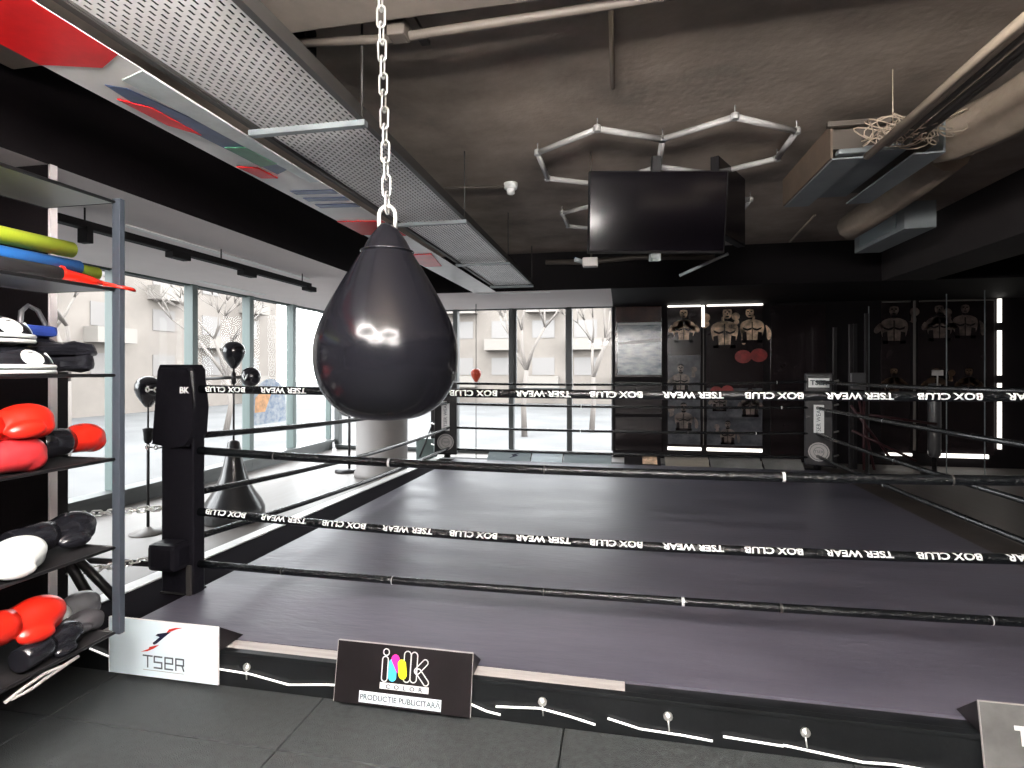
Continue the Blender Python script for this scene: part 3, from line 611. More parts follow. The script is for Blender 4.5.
# sponsor signs along the far edge (inner slopes seen from inside)
for i, (a, b_, mt, lb) in enumerate(((-1.93, -1.29, 'sign_blue', 'pale low tented sign with a dark swoosh on the far ring edge'), (-1.27, -.82, 'sign_white', 'whitest low tented sign on the far ring edge'), (-.80, -.12, 'sign_blue', 'pale plain tented sign at the far edge, before the last far window'),
                                      (.06, .56, 'sign_black', 'black tented sign with a small picture on the far ring edge'), (.62, 1.20, 'sign_beige', 'beige low tented sign on the far edge below the boxer posters'), (1.22, 1.88, 'sign_grey', 'grey tented sign at the far edge, right of the beige one'), (1.91, 2.40, 'sign_grey', 'grey tented sign at the far edge beside the far right post'))):
    t = thing('tent_sign', lb, 'sign', ((a+b_)/2, 8.06, .172), group='sponsor signs on the far edge'); w = (b_-a)/2
    m = MB(); m.prism([(-w, -.17, 0), (-w, -.16, 0), (-w, .006, .11), (-w, 0, .118)], (2*w, 0, 0)); m.build('inner_panel', mt, t)
    m = MB(); m.box(-w, w, .0, .008, .0, .118); m.build('outer_panel', 'sign_black', t)
    bd = Board((0, -.17, 0), (1, 0, 0), (0, .17, .118))
    if i == 0:
        m = MB(); bd.poly(m, [(.0, .05), (.14, .11), (.10, .13), (.16, .17), (.03, .13), (.06, .10)]); m.build('dark_mark', 'ink', t)
    if i == 3:
        m = MB(); bd.poly(m, rect(.0, .2, .02, .17)); m.build('picture', 'skin', t)

# ================================================================= FRONT WALL POSTERS
def person_print(bd, mb_, cx, cz, s, lean=0, pose=0):
    def P(pts):
        for _ in range(2):
            q = []
            for (a0, b0), (a1, b1) in zip(pts, pts[1:]+pts[:1]): q += [(a0*.75+a1*.25, b0*.75+b1*.25), (a0*.25+a1*.75, b0*.25+b1*.75)]
            pts = q
        bd.poly(mb_, [(cx+s*a, cz+s*b_) for a, b_ in pts], h=.012, d=.002)
    P(disc(lean*.05, .30, .085, .115)); P([(-.05, .12), (.05, .12), (.06, .24), (-.06, .24)])
    P([(-.26, .06), (-.10, .15), (.10, .15), (.26, .06), (.22, -.20), (.13, -.34), (-.13, -.34), (-.22, -.20)])
    if pose == 0:
        P([(-.26, .06), (-.34, -.06), (-.30, -.16), (-.05, -.02), (-.06, .04), (-.24, -.02)]); P([(.26, .06), (.36, -.08), (.30, -.16), (.06, .0), (.06, .06), (.22, 0)])
        P(disc(-.06, .06, .07, .07)); P(disc(.08, .08, .07, .07))
    elif pose == 1:
        P([(-.24, .08), (-.38, -.1), (-.30, -.18), (-.17, -.02)]); P([(.24, .08), (.40, .02), (.38, .20), (.30, .22), (.30, .06)]); P(disc(.36, .26, .085, .085))
    else:
        P([(.26, .06), (.40, -.1), (.38, -.3), (.3, -.3), (.3, -.1)]); P([(-.26, .06), (-.40, .0), (-.36, .16), (-.28, .16)]); P(disc(-.34, .22, .085, .085))
def gloves_print(bd, mb_, cx, cz, s):
    bd.poly(mb_, [(cx+a*s, cz+b_*s) for a, b_ in disc(-.10, 0, .12, .10)], h=.016, d=.002); bd.poly(mb_, [(cx+a*s, cz+b_*s) for a, b_ in disc(.12, .02, .12, .10)], h=.016, d=.002)
def features(bd, mb_, cx, cz, s, lean=0):   # eye sockets, beard, hair and muscle shading of a printed figure
    L_ = lean*.05
    sh = [(disc(L_-.035, .32, .024, .013, 10)), (disc(L_+.035, .32, .024, .013, 10)), (disc(L_, .285, .010, .022, 8)), (disc(L_, .235, .034, .014, 10)),
          [(L_-.088, .33), (L_-.075, .39), (L_-.03, .422), (L_+.03, .422), (L_+.075, .39), (L_+.088, .33), (L_+.07, .365), (L_, .38), (L_-.07, .365)],
          [(L_-.06, .20), (L_, .185), (L_+.06, .20), (L_+.05, .15), (L_-.05, .15)],
          [(-.20, -.02), (-.10, -.06), (-.01, -.03), (-.02, -.075), (-.10, -.10), (-.18, -.07)], [(.20, -.02), (.10, -.06), (.01, -.03), (.02, -.075), (.10, -.10), (.18, -.07)],
          [(-.012, .10), (.012, .10), (.008, -.30), (-.008, -.30)], [(-.20, -.14), (-.12, -.12), (-.10, -.36), (-.2, -.36)], [(.20, -.14), (.12, -.12), (.10, -.36), (.2, -.36)], [(-.22, -.30), (.22, -.30), (.22, -.37), (-.22, -.37)]]
    for q in sh: bd.poly(mb_, [(cx+s*a, cz+s*b_) for a, b_ in q], h=.0145, d=.001)
def poster(x0, x1, z0, z1, label, figs, slate, skin, leds=(), gl=(), grp='boxer posters on the far wall', skin2='skin_dim', ledm='led'):
    t = thing('boxer_poster', label, 'poster', ((x0+x1)/2, YF, z0), group=grp, world=True)
    m = MB(); m.box(x0, x1, YF-.03, YF-.001, z0, z1, bev=.003); m.build('board', 'print_dark', t)
    bd = Board((0, YF-.031, 0), (1, 0, 0), (0, 0, 1))
    if slate: m = MB(); bd.poly(m, rect(x0+.01, x1-.01, slate[0], slate[1]), h=.003); m.build('slate_print', 'print_slate', t)
    for cx, cz, s, lean, pose, bright in figs:
        m = MB(); person_print(bd, m, cx, cz, s, lean, pose); fg = m.build('printed_boxer', skin if bright else skin2, t)
        m = MB(); features(bd, m, cx, cz, s, lean); m.build('shading', 'print_dark', fg)
    for g in gl:
        m = MB(); gloves_print(bd, m, *g); m.build('red_gloves', 'print_red', t)
    for (a, b_, c, d, lm) in leds:
        m = MB(); m.box(a, b_, YF-.075, YF-.035, c, d); m.build('light_strip', lm, t)
    return t
poster(.785, 1.33, .20, 2.58, 'narrow left boxer poster beside the glossy panel, boxer with raised guard', [(1.05, 2.23, .75, 0, 0, 1), (1.0, 1.35, .6, 0, 1, 0), (1.05, .7, .6, 0, 2, 0)], (.25, 1.75), 'skin', ((.79, 1.32, 2.56, 2.585, 'led'), (.79, 1.33, .155, .205, 'led')))
poster(1.41, 2.30, .20, 2.58, 'wide boxer poster with two bare-chested boxers, left of the black gap', [(1.70, 2.18, .88, 1, 2, 1), (2.13, 2.22, .75, -1, 2, 1), (1.62, 1.0, .5, 0, 1, 0), (2.1, .95, .6, 0, 0, 0), (1.75, .45, .5, 0, 2, 0)], (.25, 1.2), 'skin', ((1.42, 2.29, 2.56, 2.585, 'led'), (1.34, 1.38, 2.22, 2.58, 'led'), (1.36, 1.37, .25, 2.22, 'led_dim'), (1.42, 2.28, .155, .205, 'led')), gl=((2.1, 1.72, 1.1), (1.65, 1.15, .8)))
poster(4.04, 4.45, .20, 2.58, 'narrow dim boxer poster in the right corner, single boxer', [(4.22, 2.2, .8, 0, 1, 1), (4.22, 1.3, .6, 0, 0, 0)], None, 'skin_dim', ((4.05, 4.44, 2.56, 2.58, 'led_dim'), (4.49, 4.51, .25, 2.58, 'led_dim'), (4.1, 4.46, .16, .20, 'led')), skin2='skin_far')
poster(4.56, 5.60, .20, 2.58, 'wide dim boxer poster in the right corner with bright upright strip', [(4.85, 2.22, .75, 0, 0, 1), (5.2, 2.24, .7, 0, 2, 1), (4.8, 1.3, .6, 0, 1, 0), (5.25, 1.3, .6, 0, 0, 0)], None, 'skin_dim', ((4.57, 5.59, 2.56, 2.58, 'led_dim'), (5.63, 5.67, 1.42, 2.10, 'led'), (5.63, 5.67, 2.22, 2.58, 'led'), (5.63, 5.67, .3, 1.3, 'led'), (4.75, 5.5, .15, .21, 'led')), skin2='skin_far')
t = thing('glossy_panel', 'glossy panel with maroon and mottled pale blue beside the far windows', 'poster', (.3, YF, 1.4), world=True)
m = MB(); m.box(-.085, .70, YF-.03, YF-.001, 1.38, 2.597, bev=.003); m.build('board', 'print_dark', t)
bd = Board((0, YF-.031, 0), (1, 0, 0), (0, 0, 1))
m = MB(); bd.poly(m, rect(-.07, .69, 2.32, 2.58)); m.build('maroon_area', 'panel_maroon', t)
m = MB(); bd.poly(m, rect(-.04, .69, 1.42, 2.30)); m.build('pale_area', 'panel_pale', t)  # mottled pale blue area over the lower part of the panel
m = MB(); bd.poly(m, [(-.04, 1.93), (.69, 1.98), (.69, 2.04), (-.04, 1.97)], h=.003); bd.poly(m, rect(-.04, .69, 2.27, 2.31), h=.003); m.build('white_band', 'letter_white', t)
# gym rack and bag at the right corner
t = thing('squat_rack', 'dark maroon and black steel rack behind the far right ring post', 'gym rack', (3.4, 8.5, 0), world=True)
for X, Y, z1, r in ((3.22, 8.6, 2.15, .025), (3.42, 8.6, 2.3, .022), (3.22, 9.2, 2.15, .025), (3.5, 9.2, 2.2, .025)):
    m = MB(); m.box(X-r, X+r, Y-r, Y+r, 0, z1, bev=.003); m.build('upright', 'black_metal', t)
for a, b_ in (((3.2, 8.55, 1.0), (3.75, 8.55, .2)), ((3.3, 8.55, 1.1), (3.5, 8.55, .1)), ((3.2, 8.5, .65), (4.0, 8.5, .25)), ((3.35, 8.5, .1), (3.35, 8.5, 1.1)), ((3.2, 8.6, .9), (4.3, 8.6, .75))):
    m = MB(); m.tube([a, b_], .018, 8); m.build('brace', 'dark_red_metal', t)
m = MB(); m.box(3.18, 3.38, 8.5, 8.54, 1.22, 1.46, bev=.02); m.build('pad', 'grey_leather', t)
t = thing('standing_pad', 'slim grey upright training pad in front of the right corner poster', 'training pad', (4.42, 8.9, 0))
m = MB(); m.lathe([(.05, .25), (.075, .28), (.08, .35), (.08, 1.25), (.07, 1.30), (.04, 1.31)], n=20); m.build('pad', 'grey_leather', t)
m = MB(); m.lathe([(.17, 0), (.17, .03), (.03, .05), (.03, .26)], n=20); m.build('stand', 'black_metal', t)
m = MB(); m.box(-.07, .07, -.09, -.07, 1.42, 1.50, bev=.004); m.tube([(0, -.08, 1.28), (0, -.08, 1.44)], .01); m.build('top_card', 'sign_edge', t)

# ================================================================= WRECKING-BALL BAG
bx_, by_ = -.838, 1.874
t = thing('wrecking_ball_bag', 'large glossy black teardrop punching bag on a chain', 'punching bag', (bx_+.008, by_, 1.318))
prof = [(.0, 0), (.06, .003), (.12, .014), (.178, .045), (.22, .095), (.247, .155), (.257, .225), (.253, .285), (.236, .345), (.207, .41), (.169, .48), (.131, .545), (.096, .60), (.066, .655), (.040, .69), (.022, .712), (.0, .716)]
pf = []
for i in range(len(prof)-1):
    for q in range(3):
        u = q/3; p_ = [prof[max(0, min(len(prof)-1, i+j))] for j in (-1, 0, 1, 2)]
        pf.append(tuple(.5*((2*p_[1][c]) + (-p_[0][c]+p_[2][c])*u + (2*p_[0][c]-5*p_[1][c]+4*p_[2][c]-p_[3][c])*u*u + (-p_[0][c]+3*p_[1][c]-3*p_[2][c]+p_[3][c])*u**3) for c in (0, 1)))
pf = [(max(.0005, a), b_) for a, b_ in pf] + [(.001, .716)]
m = MB(); m.lathe(pf, n=64); m.build('bag_body', 'bag', t)
m = MB(); m.tube([(.094*math.cos(2*PI*q/48), .094*math.sin(2*PI*q/48), .611) for q in range(48)], .003, 6, closed=True); m.build('seam', 'black_leather', t)
m = MB(); pts = [(-.030, 0, .665), (-.032, 0, .73)] + [(-.032*math.cos(PI*q/8), 0, .745+.032*math.sin(PI*q/8)) for q in range(9)] + [(.032, 0, .73), (.030, 0, .665)]
m.tube(pts, .008, 10); m.tube([(-.045, 0, .675), (.045, 0, .675)], .009, 10); m.build('shackle', 'chrome', t)
m = MB(); P0 = Vector((0, 0, .765)); P1 = Vector((-.030, 0, 2.96-1.33)); link = .080; n_ = int((P1-P0).length/(link*.74))
for i in range(n_+1):
    c = P0.lerp(P1, (i+.4)/n_); pts = []
    for j in range(16):
        a = 2*PI*j/16; lz = (link/2-.015)*(1 if math.sin(a) >= 0 else -1)+.015*math.sin(a); w_ = .0155*math.cos(a)
        d_ = Vector((w_, 0, lz)) if i % 2 else Vector((0, w_, lz)); pts.append(c+d_)
    m.tube(pts, .0042, 8, closed=True)
m.build('chain', 'chrome', t, 'bright steel chain')

# ================================================================= REFLEX BAGS, SPEED BALL
def ball(m, c, s=1.0):
    pr = [(.001, -.13), (.02, -.125), (.045, -.09), (.075, -.04), (.092, .01), (.09, .05), (.07, .085), (.035, .105), (.001, .11)]
    m.lathe([(r_*s, z_*s) for r_, z_ in pr], c, 20)
t = thing('reflex_bag', 'black reflex ball on a pole with swinging bar and weighted cone base', 'reflex bag', (-3.79, 4.86, 0))
m = MB(); m.lathe([(.27, 0), (.29, .03), (.29, .12), (.26, .19), (.17, .33), (.12, .45), (.085, .60), (.055, .78), (.03, .80)], n=28)
m.build('base', 'base_grey', t)
m = MB(); m.tube([(0, 0, .78), (0, 0, 1.56)], .010); m.build('pole', 'black_metal', t)
m = MB(); ball(m, (0, 0, 1.66), 1.15); m.build('ball', 'black_leather', t)
m = MB(); m.tube([(-.34, -.02, 1.41), (.12, 0, 1.43)], .016); m.build('swing_bar', 'black_metal', t)
m = MB(); m.ell((.19, 0, 1.43), (.095, .085, .10)); sb = m.build('side_ball', 'black_leather', t)
m = MB(); bd = Board((.19, -.088, 1.43), (1, 0, 0), (0, 0, 1)); bd.stroke(m, [(-.03, .025), (0, -.03), (.03, .025)], .012); m.build('mark', 'letter_white', sb)
m = MB(); m.tube([(0, 0, 1.36), (0, 0, 1.48)], .022); m.build('collar', 'black_metal', t)
t = thing('reflex_bag', 'black reflex ball on a thin stand left behind the near post', 'reflex bag', (-4.26, 4.32, 0))
m = MB(); m.lathe([(.15, 0), (.15, .012), (.05, .03), (.02, .06)], n=24); m.build('base', 'vinyl_floor', t)
m = MB(); m.tube([(0, 0, .03), (0, 0, .85)], .013); m.build('pole', 'black_metal', t)
m = MB(); m.lathe([(.025, .83), (.035, .86), (.038, .92), (.045, .96), (.01, .97)], n=14); m.build('spring_housing', 'black_matt', t)
m = MB(); m.tube([(0, 0, .96), (0, 0, 1.20)], .008); m.build('upper_pole', 'black_metal', t)
m = MB(); ball(m, (0, 0, 1.31), 1.2); m.build('ball', 'black_leather', t)
t = thing('double_end_ball', 'small red ball on a cord between floor and soffit by the far window', 'speed ball', (-2.36, 8.9, 0))
m = MB(); ball(m, (0, 0, 1.42), .95); m.build('ball', 'leaf_red', t)
m = MB(); m.tube([(0, 0, 1.5), (0, 0, ZS)], .007, 6); m.tube([(0, 0, 0), (0, 0, 1.32)], .007, 6); m.build('cord', 'rail_metal', t)
# machine frame standing by the column
t = thing('weight_stand', 'dark steel stand between the column and the far left post', 'gym stand', (-2.86, 8.3, 0), world=True)
m = MB(); m.box(-2.94, -2.86, 8.3, 8.38, 0, 1.1, bev=.004); m.build('upright', 'black_metal', t)
m = MB(); m.tube([(-2.92, 8.3, .62), (-3.05, 8.1, .15)], .014); m.tube([(-2.92, 8.3, .70), (-2.7, 8.2, .42)], .014, 8); m.build('brace', 'black_metal', t)
m = MB(); m.box(-3.15, -2.86, 8.2, 8.4, .08, .42, bev=.01); m.build('weight_box', 'frame_green', t)
t = thing('wall_target', 'round dark striking target on a post left of the column', 'target', (-3.95, 7.5, 0))
m = MB(); m.lathe([(.001, -.05), (.15, -.04), (.17, 0), (.15, .04), (.001, .05)], n=24); bmesh.ops.transform(m.bm, matrix=Matrix.Translation((0, 0, .98)) @ Matrix.Rotation(PI/2, 4, 'X'), verts=m.bm.verts); m.build('target_pad', 'grey_leather', t)
m = MB(); m.tube([(0, .06, 0), (0, .06, 1.0)], .02); m.lathe([(.18, 0), (.18, .03), (.02, .04)], n=20); m.build('stand', 'black_metal', t)

# window sticker
t = thing('window_sticker', 'arched blue and orange picture sticker on the third left window', 'sticker', (XL+.0, 7.5, 1.0), world=True)
m = MB(); arch = [(XL-.04, 7.40, .66), (XL-.04, 8.22, .66), (XL-.04, 8.22, 1.0)] + [(XL-.04, 7.81+.41*math.cos(a), 1.0+.36*math.sin(a)) for a in [PI*q/12 for q in range(1, 12)]] + [(XL-.04, 7.40, 1.0)]
m.prism(arch, (.002, 0, 0)); m.build('blue_print', 'sticker', t)
m = MB(); m.prism([(XL-.036, 7.43, .85), (XL-.036, 7.68, .85), (XL-.036, 7.85, 1.16), (XL-.036, 7.65, 1.20), (XL-.036, 7.45, 1.08)], (.002, 0, 0)); m.build('orange_print', 'sticker_orange', t)

# ================================================================= GLOVE SHELVES
SX0, SX1, SY0, SY1 = -2.42, -2.06, .75, 1.94
LV = (2.2, 1.835, 1.478, 1.128, .76, .405)
rack = thing('glove_rack', 'tall grey and black open shelving rack on the left', 'shelving', (-2.2, 1.3, 0), world=True)
m = MB(); m.box(SX1-.018, SX1+.020, SY1-.012, SY1+.014, .40, 2.215, bev=.003); m.build('upright', 'grey_metal', rack, 'blue grey upright')
m = MB(); m.box(SX1-.02, SX1+.02, SY0-.02, SY0+.02, 0, 2.215, bev=.003); m.build('upright', 'grey_metal', rack)
for y_ in (SY0, SY1-.3):
    m = MB(); m.box(SX0-.03, SX0, y_-.02, y_+.02, 0, 2.215, bev=.003); m.build('upright', 'black_metal', rack)
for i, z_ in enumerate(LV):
    m = MB(); m.box(SX0, SX1-.012, SY0, SY1-.005, z_-.004, z_+.002); m.build('shelf', 'white' if i < 2 else 'black_matt', rack, 'shelf board coloured white for glare' if i < 2 else None)  # white on the top two boards stands in for glare
    m = MB(); m.tube([(SX1-.008, SY0, z_), (SX1-.008, SY1, z_)], .007, 8); m.tube([(SX0, SY1-.008, z_), (SX1, SY1-.008, z_)], .0055, 8); m.tube([(SX0, SY0, z_), (SX0, SY1, z_)], .006, 8); m.build('shelf_bar', 'black_metal', rack)
# rolls on the second shelf
def roll(name, x, z, y1, r, mat, label, y0=.8, endm=None, dz=0):
    m = MB(); m.tube([(x, y0, z+dz), (x, y1, z)], r, 20); o = tag(m.build(name, mat), label, 'foam roll', 'foam rolls on the second shelf'); return o
roll('foam_roll', -2.13, 1.975, 1.80, .031, 'lime', 'lime green foam roll, uppermost of the rolls on the shelf')
roll('foam_roll', -2.145, 1.912, 1.84, .029, 'blue_foam', 'blue foam roll lying between the green rolls on the shelf')
roll('foam_roll', -2.21, 1.915, 1.98, .027, 'lime', 'second lime green foam roll, reaching farther back behind the blue one')
roll('foam_roll', -2.105, 1.869, 1.73, .026, 'grey_foam', 'charcoal foam roll at the front edge of the shelf', )
t = thing('resistance_band', 'red band handle with loop hanging past the shelf upright', 'exercise band', (-2.1, 1.8, 1.85), world=True)
m = MB(); m.tube([(-2.11, 1.735, 1.875), (-2.11, 1.75, 1.87), (-2.1, 1.85, 1.86), (-2.09, 1.90, 1.858)], [.030, .024, .020, .008], 12); m.build('sleeve', 'red', t)
m = MB(); m.tube([(-2.09, 1.89, 1.86), (-2.055, 1.93, 1.85), (-2.02, 1.97, 1.842), (-2.012, 1.975, 1.835), (-2.03, 1.93, 1.843), (-2.09, 1.90, 1.853)], .006, 8); m.build('loop', 'red', t)

# boxing glove (axis along +Y: fist forward)
def glove(name, loc, rz, mat, cuffm, label, s=1.0, tilt=0, roll_=0, flip=1, thumb=1):
    t = thing(name, label, 'boxing glove', loc, rz, 'boxing gloves on the shelves'); t.rotation_euler = (tilt, roll_, rz); t.scale = (s, s, s)
    m = MB(); m.ell((0, .085, .004), (.066, .095, .062)); m.ell((0, .045, .0), (.060, .075, .055)); m.ell((0, .125, -.018), (.058, .052, .046)); m.ell((0, 0, 0), (.050, .06, .048))
    m.ell((flip*.066, .050, -.016), (.026, .060, .029), Matrix.Rotation(flip*-.16, 3, 'Z')) if thumb else None
    o = m.build('glove_body', mat, t)
    r = o.modifiers.new('r', 'REMESH'); r.mode = 'VOXEL'; r.voxel_size = .0055; r.use_smooth_shade = True
    sm = o.modifiers.new('s', 'SMOOTH'); sm.iterations = 5; sm.factor = .6
    m = MB(); m.lathe([(.046, -.115), (.054, -.113), (.058, -.06), (.057, 0), (.052, .03)], n=24)
    bmesh.ops.transform(m.bm, matrix=Matrix.Translation((0, -.03, 0)) @ Matrix.Rotation(-PI/2, 4, 'X'), verts=m.bm.verts); cf = m.build('cuff', cuffm, t)
    m = MB(); m.tube([(.052*math.cos(2*PI*q/24), -.04, .052*math.sin(2*PI*q/24)) for q in range(24)], .003, 6, closed=True); m.build('cuff_trim', cuffm, cf)
    return t
def gl(Y, z, X=-2.16): return (X, Y, z)
# shelf at 1.128: red on top of worn red, black/red one beside
glove('boxing_glove', (-2.135, 1.53, 1.30), math.radians(-4), 'red', 'red', 'bright red boxing glove, upper of the pile on the middle shelf', 1.05, tilt=.1, flip=1)
glove('boxing_glove', (-2.13, 1.50, 1.195), math.radians(0), 'red_worn', 'red_worn', 'faded pinkish red boxing glove, under the bright red one', 1.08, thumb=0)
glove('boxing_glove', (-2.24, 1.87, 1.207), math.radians(8), 'red', 'black_leather', 'red boxing glove with wide black cuff near the shelf upright', 1.0, thumb=0)
# shelf .76
glove('boxing_glove', (-2.13, 1.51, .835), math.radians(-3), 'white_leather', 'white_leather', 'white boxing glove on the lower middle shelf', 1.0, roll_=.4)
glove('boxing_glove', (-2.235, 1.80, .842), math.radians(2), 'black_leather', 'black_leather', 'glossy black boxing glove beside the white one', 1.05, roll_=.3)
# shelf .405
glove('boxing_glove', (-2.15, 1.59, .585), math.radians(-2), 'red', 'red', 'red boxing glove resting on black gear, bottom shelf', 1.08, tilt=-.1, roll_=.5)
glove('boxing_glove', (-2.25, 1.86, .492), math.radians(6), 'grey_leather', 'white_leather', 'grey and black boxing glove with pale cuff on the bottom shelf', .95, thumb=0)
glove('boxing_glove', (-2.12, 1.27, .60), math.radians(-5), 'red', 'black_leather', 'red boxing glove cut by the picture edge, upper one on bottom shelf', .9)
glove('boxing_glove', (-2.12, 1.27, .47), math.radians(-5), 'red', 'black_leather', 'red boxing glove cut by the picture edge, lower one on bottom shelf', .95)
glove('boxing_glove', (-2.12, 1.70, .462), math.radians(8), 'black_leather', 'black_leather', 'small black boxing glove lying under the red one, bottom shelf', .8, roll_=.6)
glove('boxing_glove', (-2.20, 1.84, .462), math.radians(-30), 'grey_foam', 'grey_foam', 'crumpled dark glove in front of the grey and black one', .7)
m = MB()
for off in (0, .02): m.tube([(-2.05, 1.50+off, .37), (-2.045, 1.56+off, .39-off), (-2.045, 1.63, .40-off), (-2.05, 1.70+off, .39), (-2.05, 1.76, .395)], .006, 8)
tag(m.build('strap', 'sign_edge'), 'grey looped strap hanging off the bottom shelf edge', 'strap')
# curved guards on the shelf at 1.478
def guard(x, y, z, label, rz=0):
    t = thing('padded_mitt', label, 'padded mitt', (x, y, z), rz, 'striped mitts on the eye level shelf')
    def half(rx, ry, rz_, z0=0, mm=None, seg=24):
        b2 = bmesh.new(); bmesh.ops.create_uvsphere(b2, u_segments=seg, v_segments=16, radius=1)
        bmesh.ops.bisect_plane(b2, geom=list(b2.verts)+list(b2.edges)+list(b2.faces), plane_co=(0, 0, 0), plane_no=(0, 0, -1), clear_outer=True)
        bmesh.ops.holes_fill(b2, edges=list(b2.edges)); bmesh.ops.transform(b2, matrix=Matrix.Translation((0, 0, z0)) @ Matrix.Diagonal((rx, ry, rz_, 1)), verts=b2.verts); mm.add(b2)
    m = MB(); half(.085, .155, .078, .022, m); m.build('shell', 'black_leather', t)
    for zz, ms in ((.006, 'white_leather'), (.024, 'white_leather')):
        m = MB(); m.tube([(.086*math.cos(2*PI*q/36), .156*math.sin(2*PI*q/36), zz) for q in range(36)], .0085, 8, closed=True); m.build('rim_band', ms, t)
    m = MB(); m.tube([(.089*math.cos(2*PI*q/36), .159*math.sin(2*PI*q/36), .015) for q in range(36)], .0035, 6, closed=True); m.build('rim_stitch', 'black_leather', t)
    m = MB()
    for yy, hy_, hz in ((.035, .045, .030), (.125, .010, .022)):
        pts = []
        nx = 14; verts = []
        for q in range(nx):
            a = 2*PI*q/nx; yv = yy+hy_*math.cos(a); zv = .056+hz*math.sin(a)
            xx = .085*math.sqrt(max(.02, 1-(yv/.155)**2-((zv-.022)/.078)**2))+.002; verts.append((xx, yv, zv))
        cxx = .085*math.sqrt(max(.02, 1-(yy/.155)**2-(.034/.078)**2))+.005
        verts.append((cxx, yy, .056)); m._v(verts, [(q, (q+1) % nx, nx) for q in range(nx)], True)
    m.build('white_oval', 'white_leather', t)
    return t
guard(-2.17, 1.52, 1.598, 'black mitt with white ovals and white rim, upper of two on the eye level shelf')
guard(-2.145, 1.575, 1.488, 'black mitt with white ovals and white rim, lower of two on the eye level shelf')
t = thing('training_mitt', 'crumpled black training mitt with loop strap near the shelf upright', 'training mitt', (-2.24, 1.80, 1.495))
m = MB(); m.box(-.07, .07, -.10, .13, .004, .062, bev=.02); m.box(-.065, .075, -.10, .15, .062, .115, bev=.02); m.ell((0, -.05, .09), (.06, .09, .045)); bmesh.ops.subdivide_edges(m.bm, edges=list(m.bm.edges), cuts=2, use_grid_fill=True)
for v in m.bm.verts: v.co += Vector(noise.noise_vector(v.co*16))*.02
m.build('mitt_body', 'black_leather', t)
m = MB(); m.tube([(.0, -.08, .10), (-.01, -.10, .18), (-.01, -.095, .23), (-.01, -.07, .255), (-.01, -.035, .24), (0, -.015, .19), (.005, -.01, .09)], .009, 8); m.build('loop_strap', 'grey_leather', t)
m = MB(); m.box(-.03, .05, -.15, .0, .135, .178, bev=.016); 
m.build('blue_lining', 'blue_cloth', t)

# ================================================================= OUTSIDE
m = MB(); m.box(-80, 60, -20, 110, -1.3, -1.2); o = m.build('ground', 'snow'); struct(o)
def block(name, label, x0, x1, y0, y1, h, face, cols, rws):
    t = thing(name, label, 'building', ((x0+x1)/2, (y0+y1)/2, -1.2), world=True)
    m = MB(); m.box(x0, x1, y0, y1, -1.2, h); m.build('walls', 'facade', t)
    m = MB(); m.box(x0-.4, x1+.4, y0-.4, y1+.4, h, h+.5); m.build('roof', 'facade_trim', t)
    for r_ in range(rws):
        for c_ in range(cols):
            z0 = .2+r_*3.0
            if face == 'x':
                y_ = y0+1.5+(y1-y0-3)*(c_+.5)/cols; mm = MB(); mm.box(x1, x1+.05, y_-.9, y_+.9, z0+.9, z0+2.3); w_ = mm.build('window', 'facade_glass', t)
                if (c_+r_) % 2 == 0: mm = MB(); mm.box(x1, x1+1.0, y_-1.3, y_+1.3, z0-.1, z0+.8); mm.build('balcony', 'facade_trim', t)
            else:
                x_ = x0+1.5+(x1-x0-3)*(c_+.5)/cols; mm = MB(); mm.box(x_-.9, x_+.9, y0-.05, y0, z0+.9, z0+2.3); w_ = mm.build('window', 'facade_glass', t)
                if (c_+r_) % 2 == 0: mm = MB(); mm.box(x_-1.3, x_+1.3, y0-1.0, y0, z0-.1, z0+.8); mm.build('balcony', 'facade_trim', t)
block('apartment_block', 'pale cream apartment block across the street beyond the left windows', -42, -30, 2, 44, 13, 'x', 9, 4)
block('apartment_block', 'pale apartment block seen faintly through the far windows', -16, 14, 44, 54, 12, 'y', 8, 4)
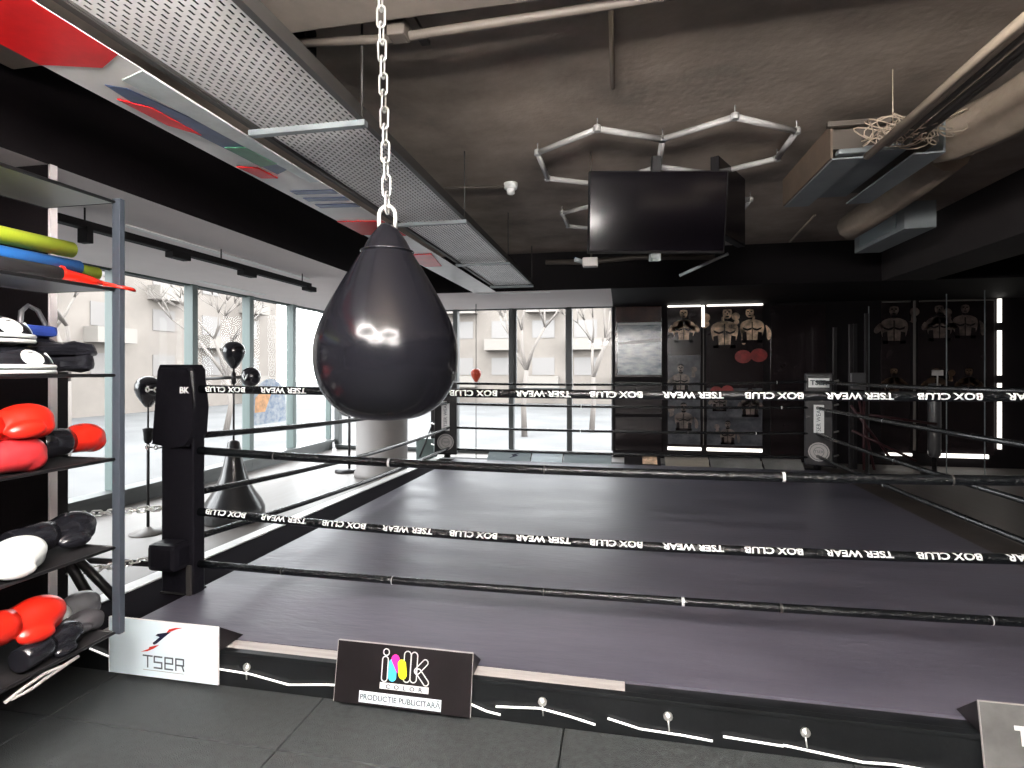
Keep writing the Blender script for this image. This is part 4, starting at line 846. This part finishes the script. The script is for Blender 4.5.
def tree(x, y, label, seed, h=7):
    rnd = random.Random(seed); t = thing('bare_tree', label, 'tree', (x, y, -1.2)); m = MB(); t2 = MB()
    def br(p, d, l, r, dep):
        q = p+d*l*.5+Vector((rnd.uniform(-.06, .06), rnd.uniform(-.06, .06), 0))*l; e = p+d*l
        (m if dep == 0 else t2).tube([p, q, e], [r, r*.85, r*.65], 7 if dep < 2 else 4)
        if dep >= 5: return
        for _ in range(3 if dep < 4 else 2):
            nd = (d+Vector((rnd.uniform(-.8, .8), rnd.uniform(-.8, .8), rnd.uniform(-.1, .5)))).normalized(); br(e, nd, l*rnd.uniform(.6, .8), r*.6, dep+1)
    br(Vector((0, 0, 0)), Vector((.03, 0, 1)).normalized(), h*.3, .13, 0)
    m.build('trunk', 'bark', t); t2.build('branches', 'bark', t)
tree(-15, 12.5, 'bare winter tree nearest to the shelves, outside the left windows', 1, 8)
tree(-16, 20, 'bare winter tree outside the middle of the left windows', 2, 8)
tree(-3.8, 22, 'bare winter tree outside the leftmost far window', 3, 9)
tree(-1.2, 24, 'bare winter tree outside the far windows beside the dark wall', 5, 8)

# ================================================================= LIGHT, CAMERA
w = bpy.data.worlds.new('World'); sc.world = w; w.use_nodes = True
bg = w.node_tree.nodes['Background']; bg.inputs['Color'].default_value = (0.95, 0.97, 1.0, 1); bg.inputs['Strength'].default_value = 9.0
for loc, rot, sx_, sy_ in (((XL-.2, 6.1, 1.35), (0, -PI/2, 0), 2.4, 7.0), ((-2.75, YF+.2, 1.35), (-PI/2, 0, 0), 5.2, 2.5)):
    l = bpy.data.lights.new('window_portal', 'AREA'); l.shape = 'RECTANGLE'; l.size = sx_; l.size_y = sy_; l.cycles.is_portal = True
    o = bpy.data.objects.new('window_portal', l); COL.objects.link(o); o.location = loc; o.rotation_euler = rot
th = math.atan(108/550)
cam = bpy.data.cameras.new('camera'); co = bpy.data.objects.new('camera', cam); COL.objects.link(co); sc.camera = co
cam.sensor_width = 36; cam.sensor_fit = 'HORIZONTAL'; cam.lens = 36*550/1024; cam.shift_y = -14/1024; cam.clip_start = .05; cam.clip_end = 300
co.location = (0, 0, 1.5); co.rotation_euler = (PI/2, 0, th)
vs = sc.view_settings; sc.display_settings.display_device = 'sRGB'; vs.view_transform = 'Standard'; vs.look = 'None'; vs.exposure = 0.52; vs.gamma = 1; vs.use_curve_mapping = False
sc.cycles.use_denoising = True; sc.cycles.sample_clamp_indirect = 6; sc.cycles.max_bounces = 8; sc.cycles.caustics_reflective = False; sc.cycles.caustics_refractive = False
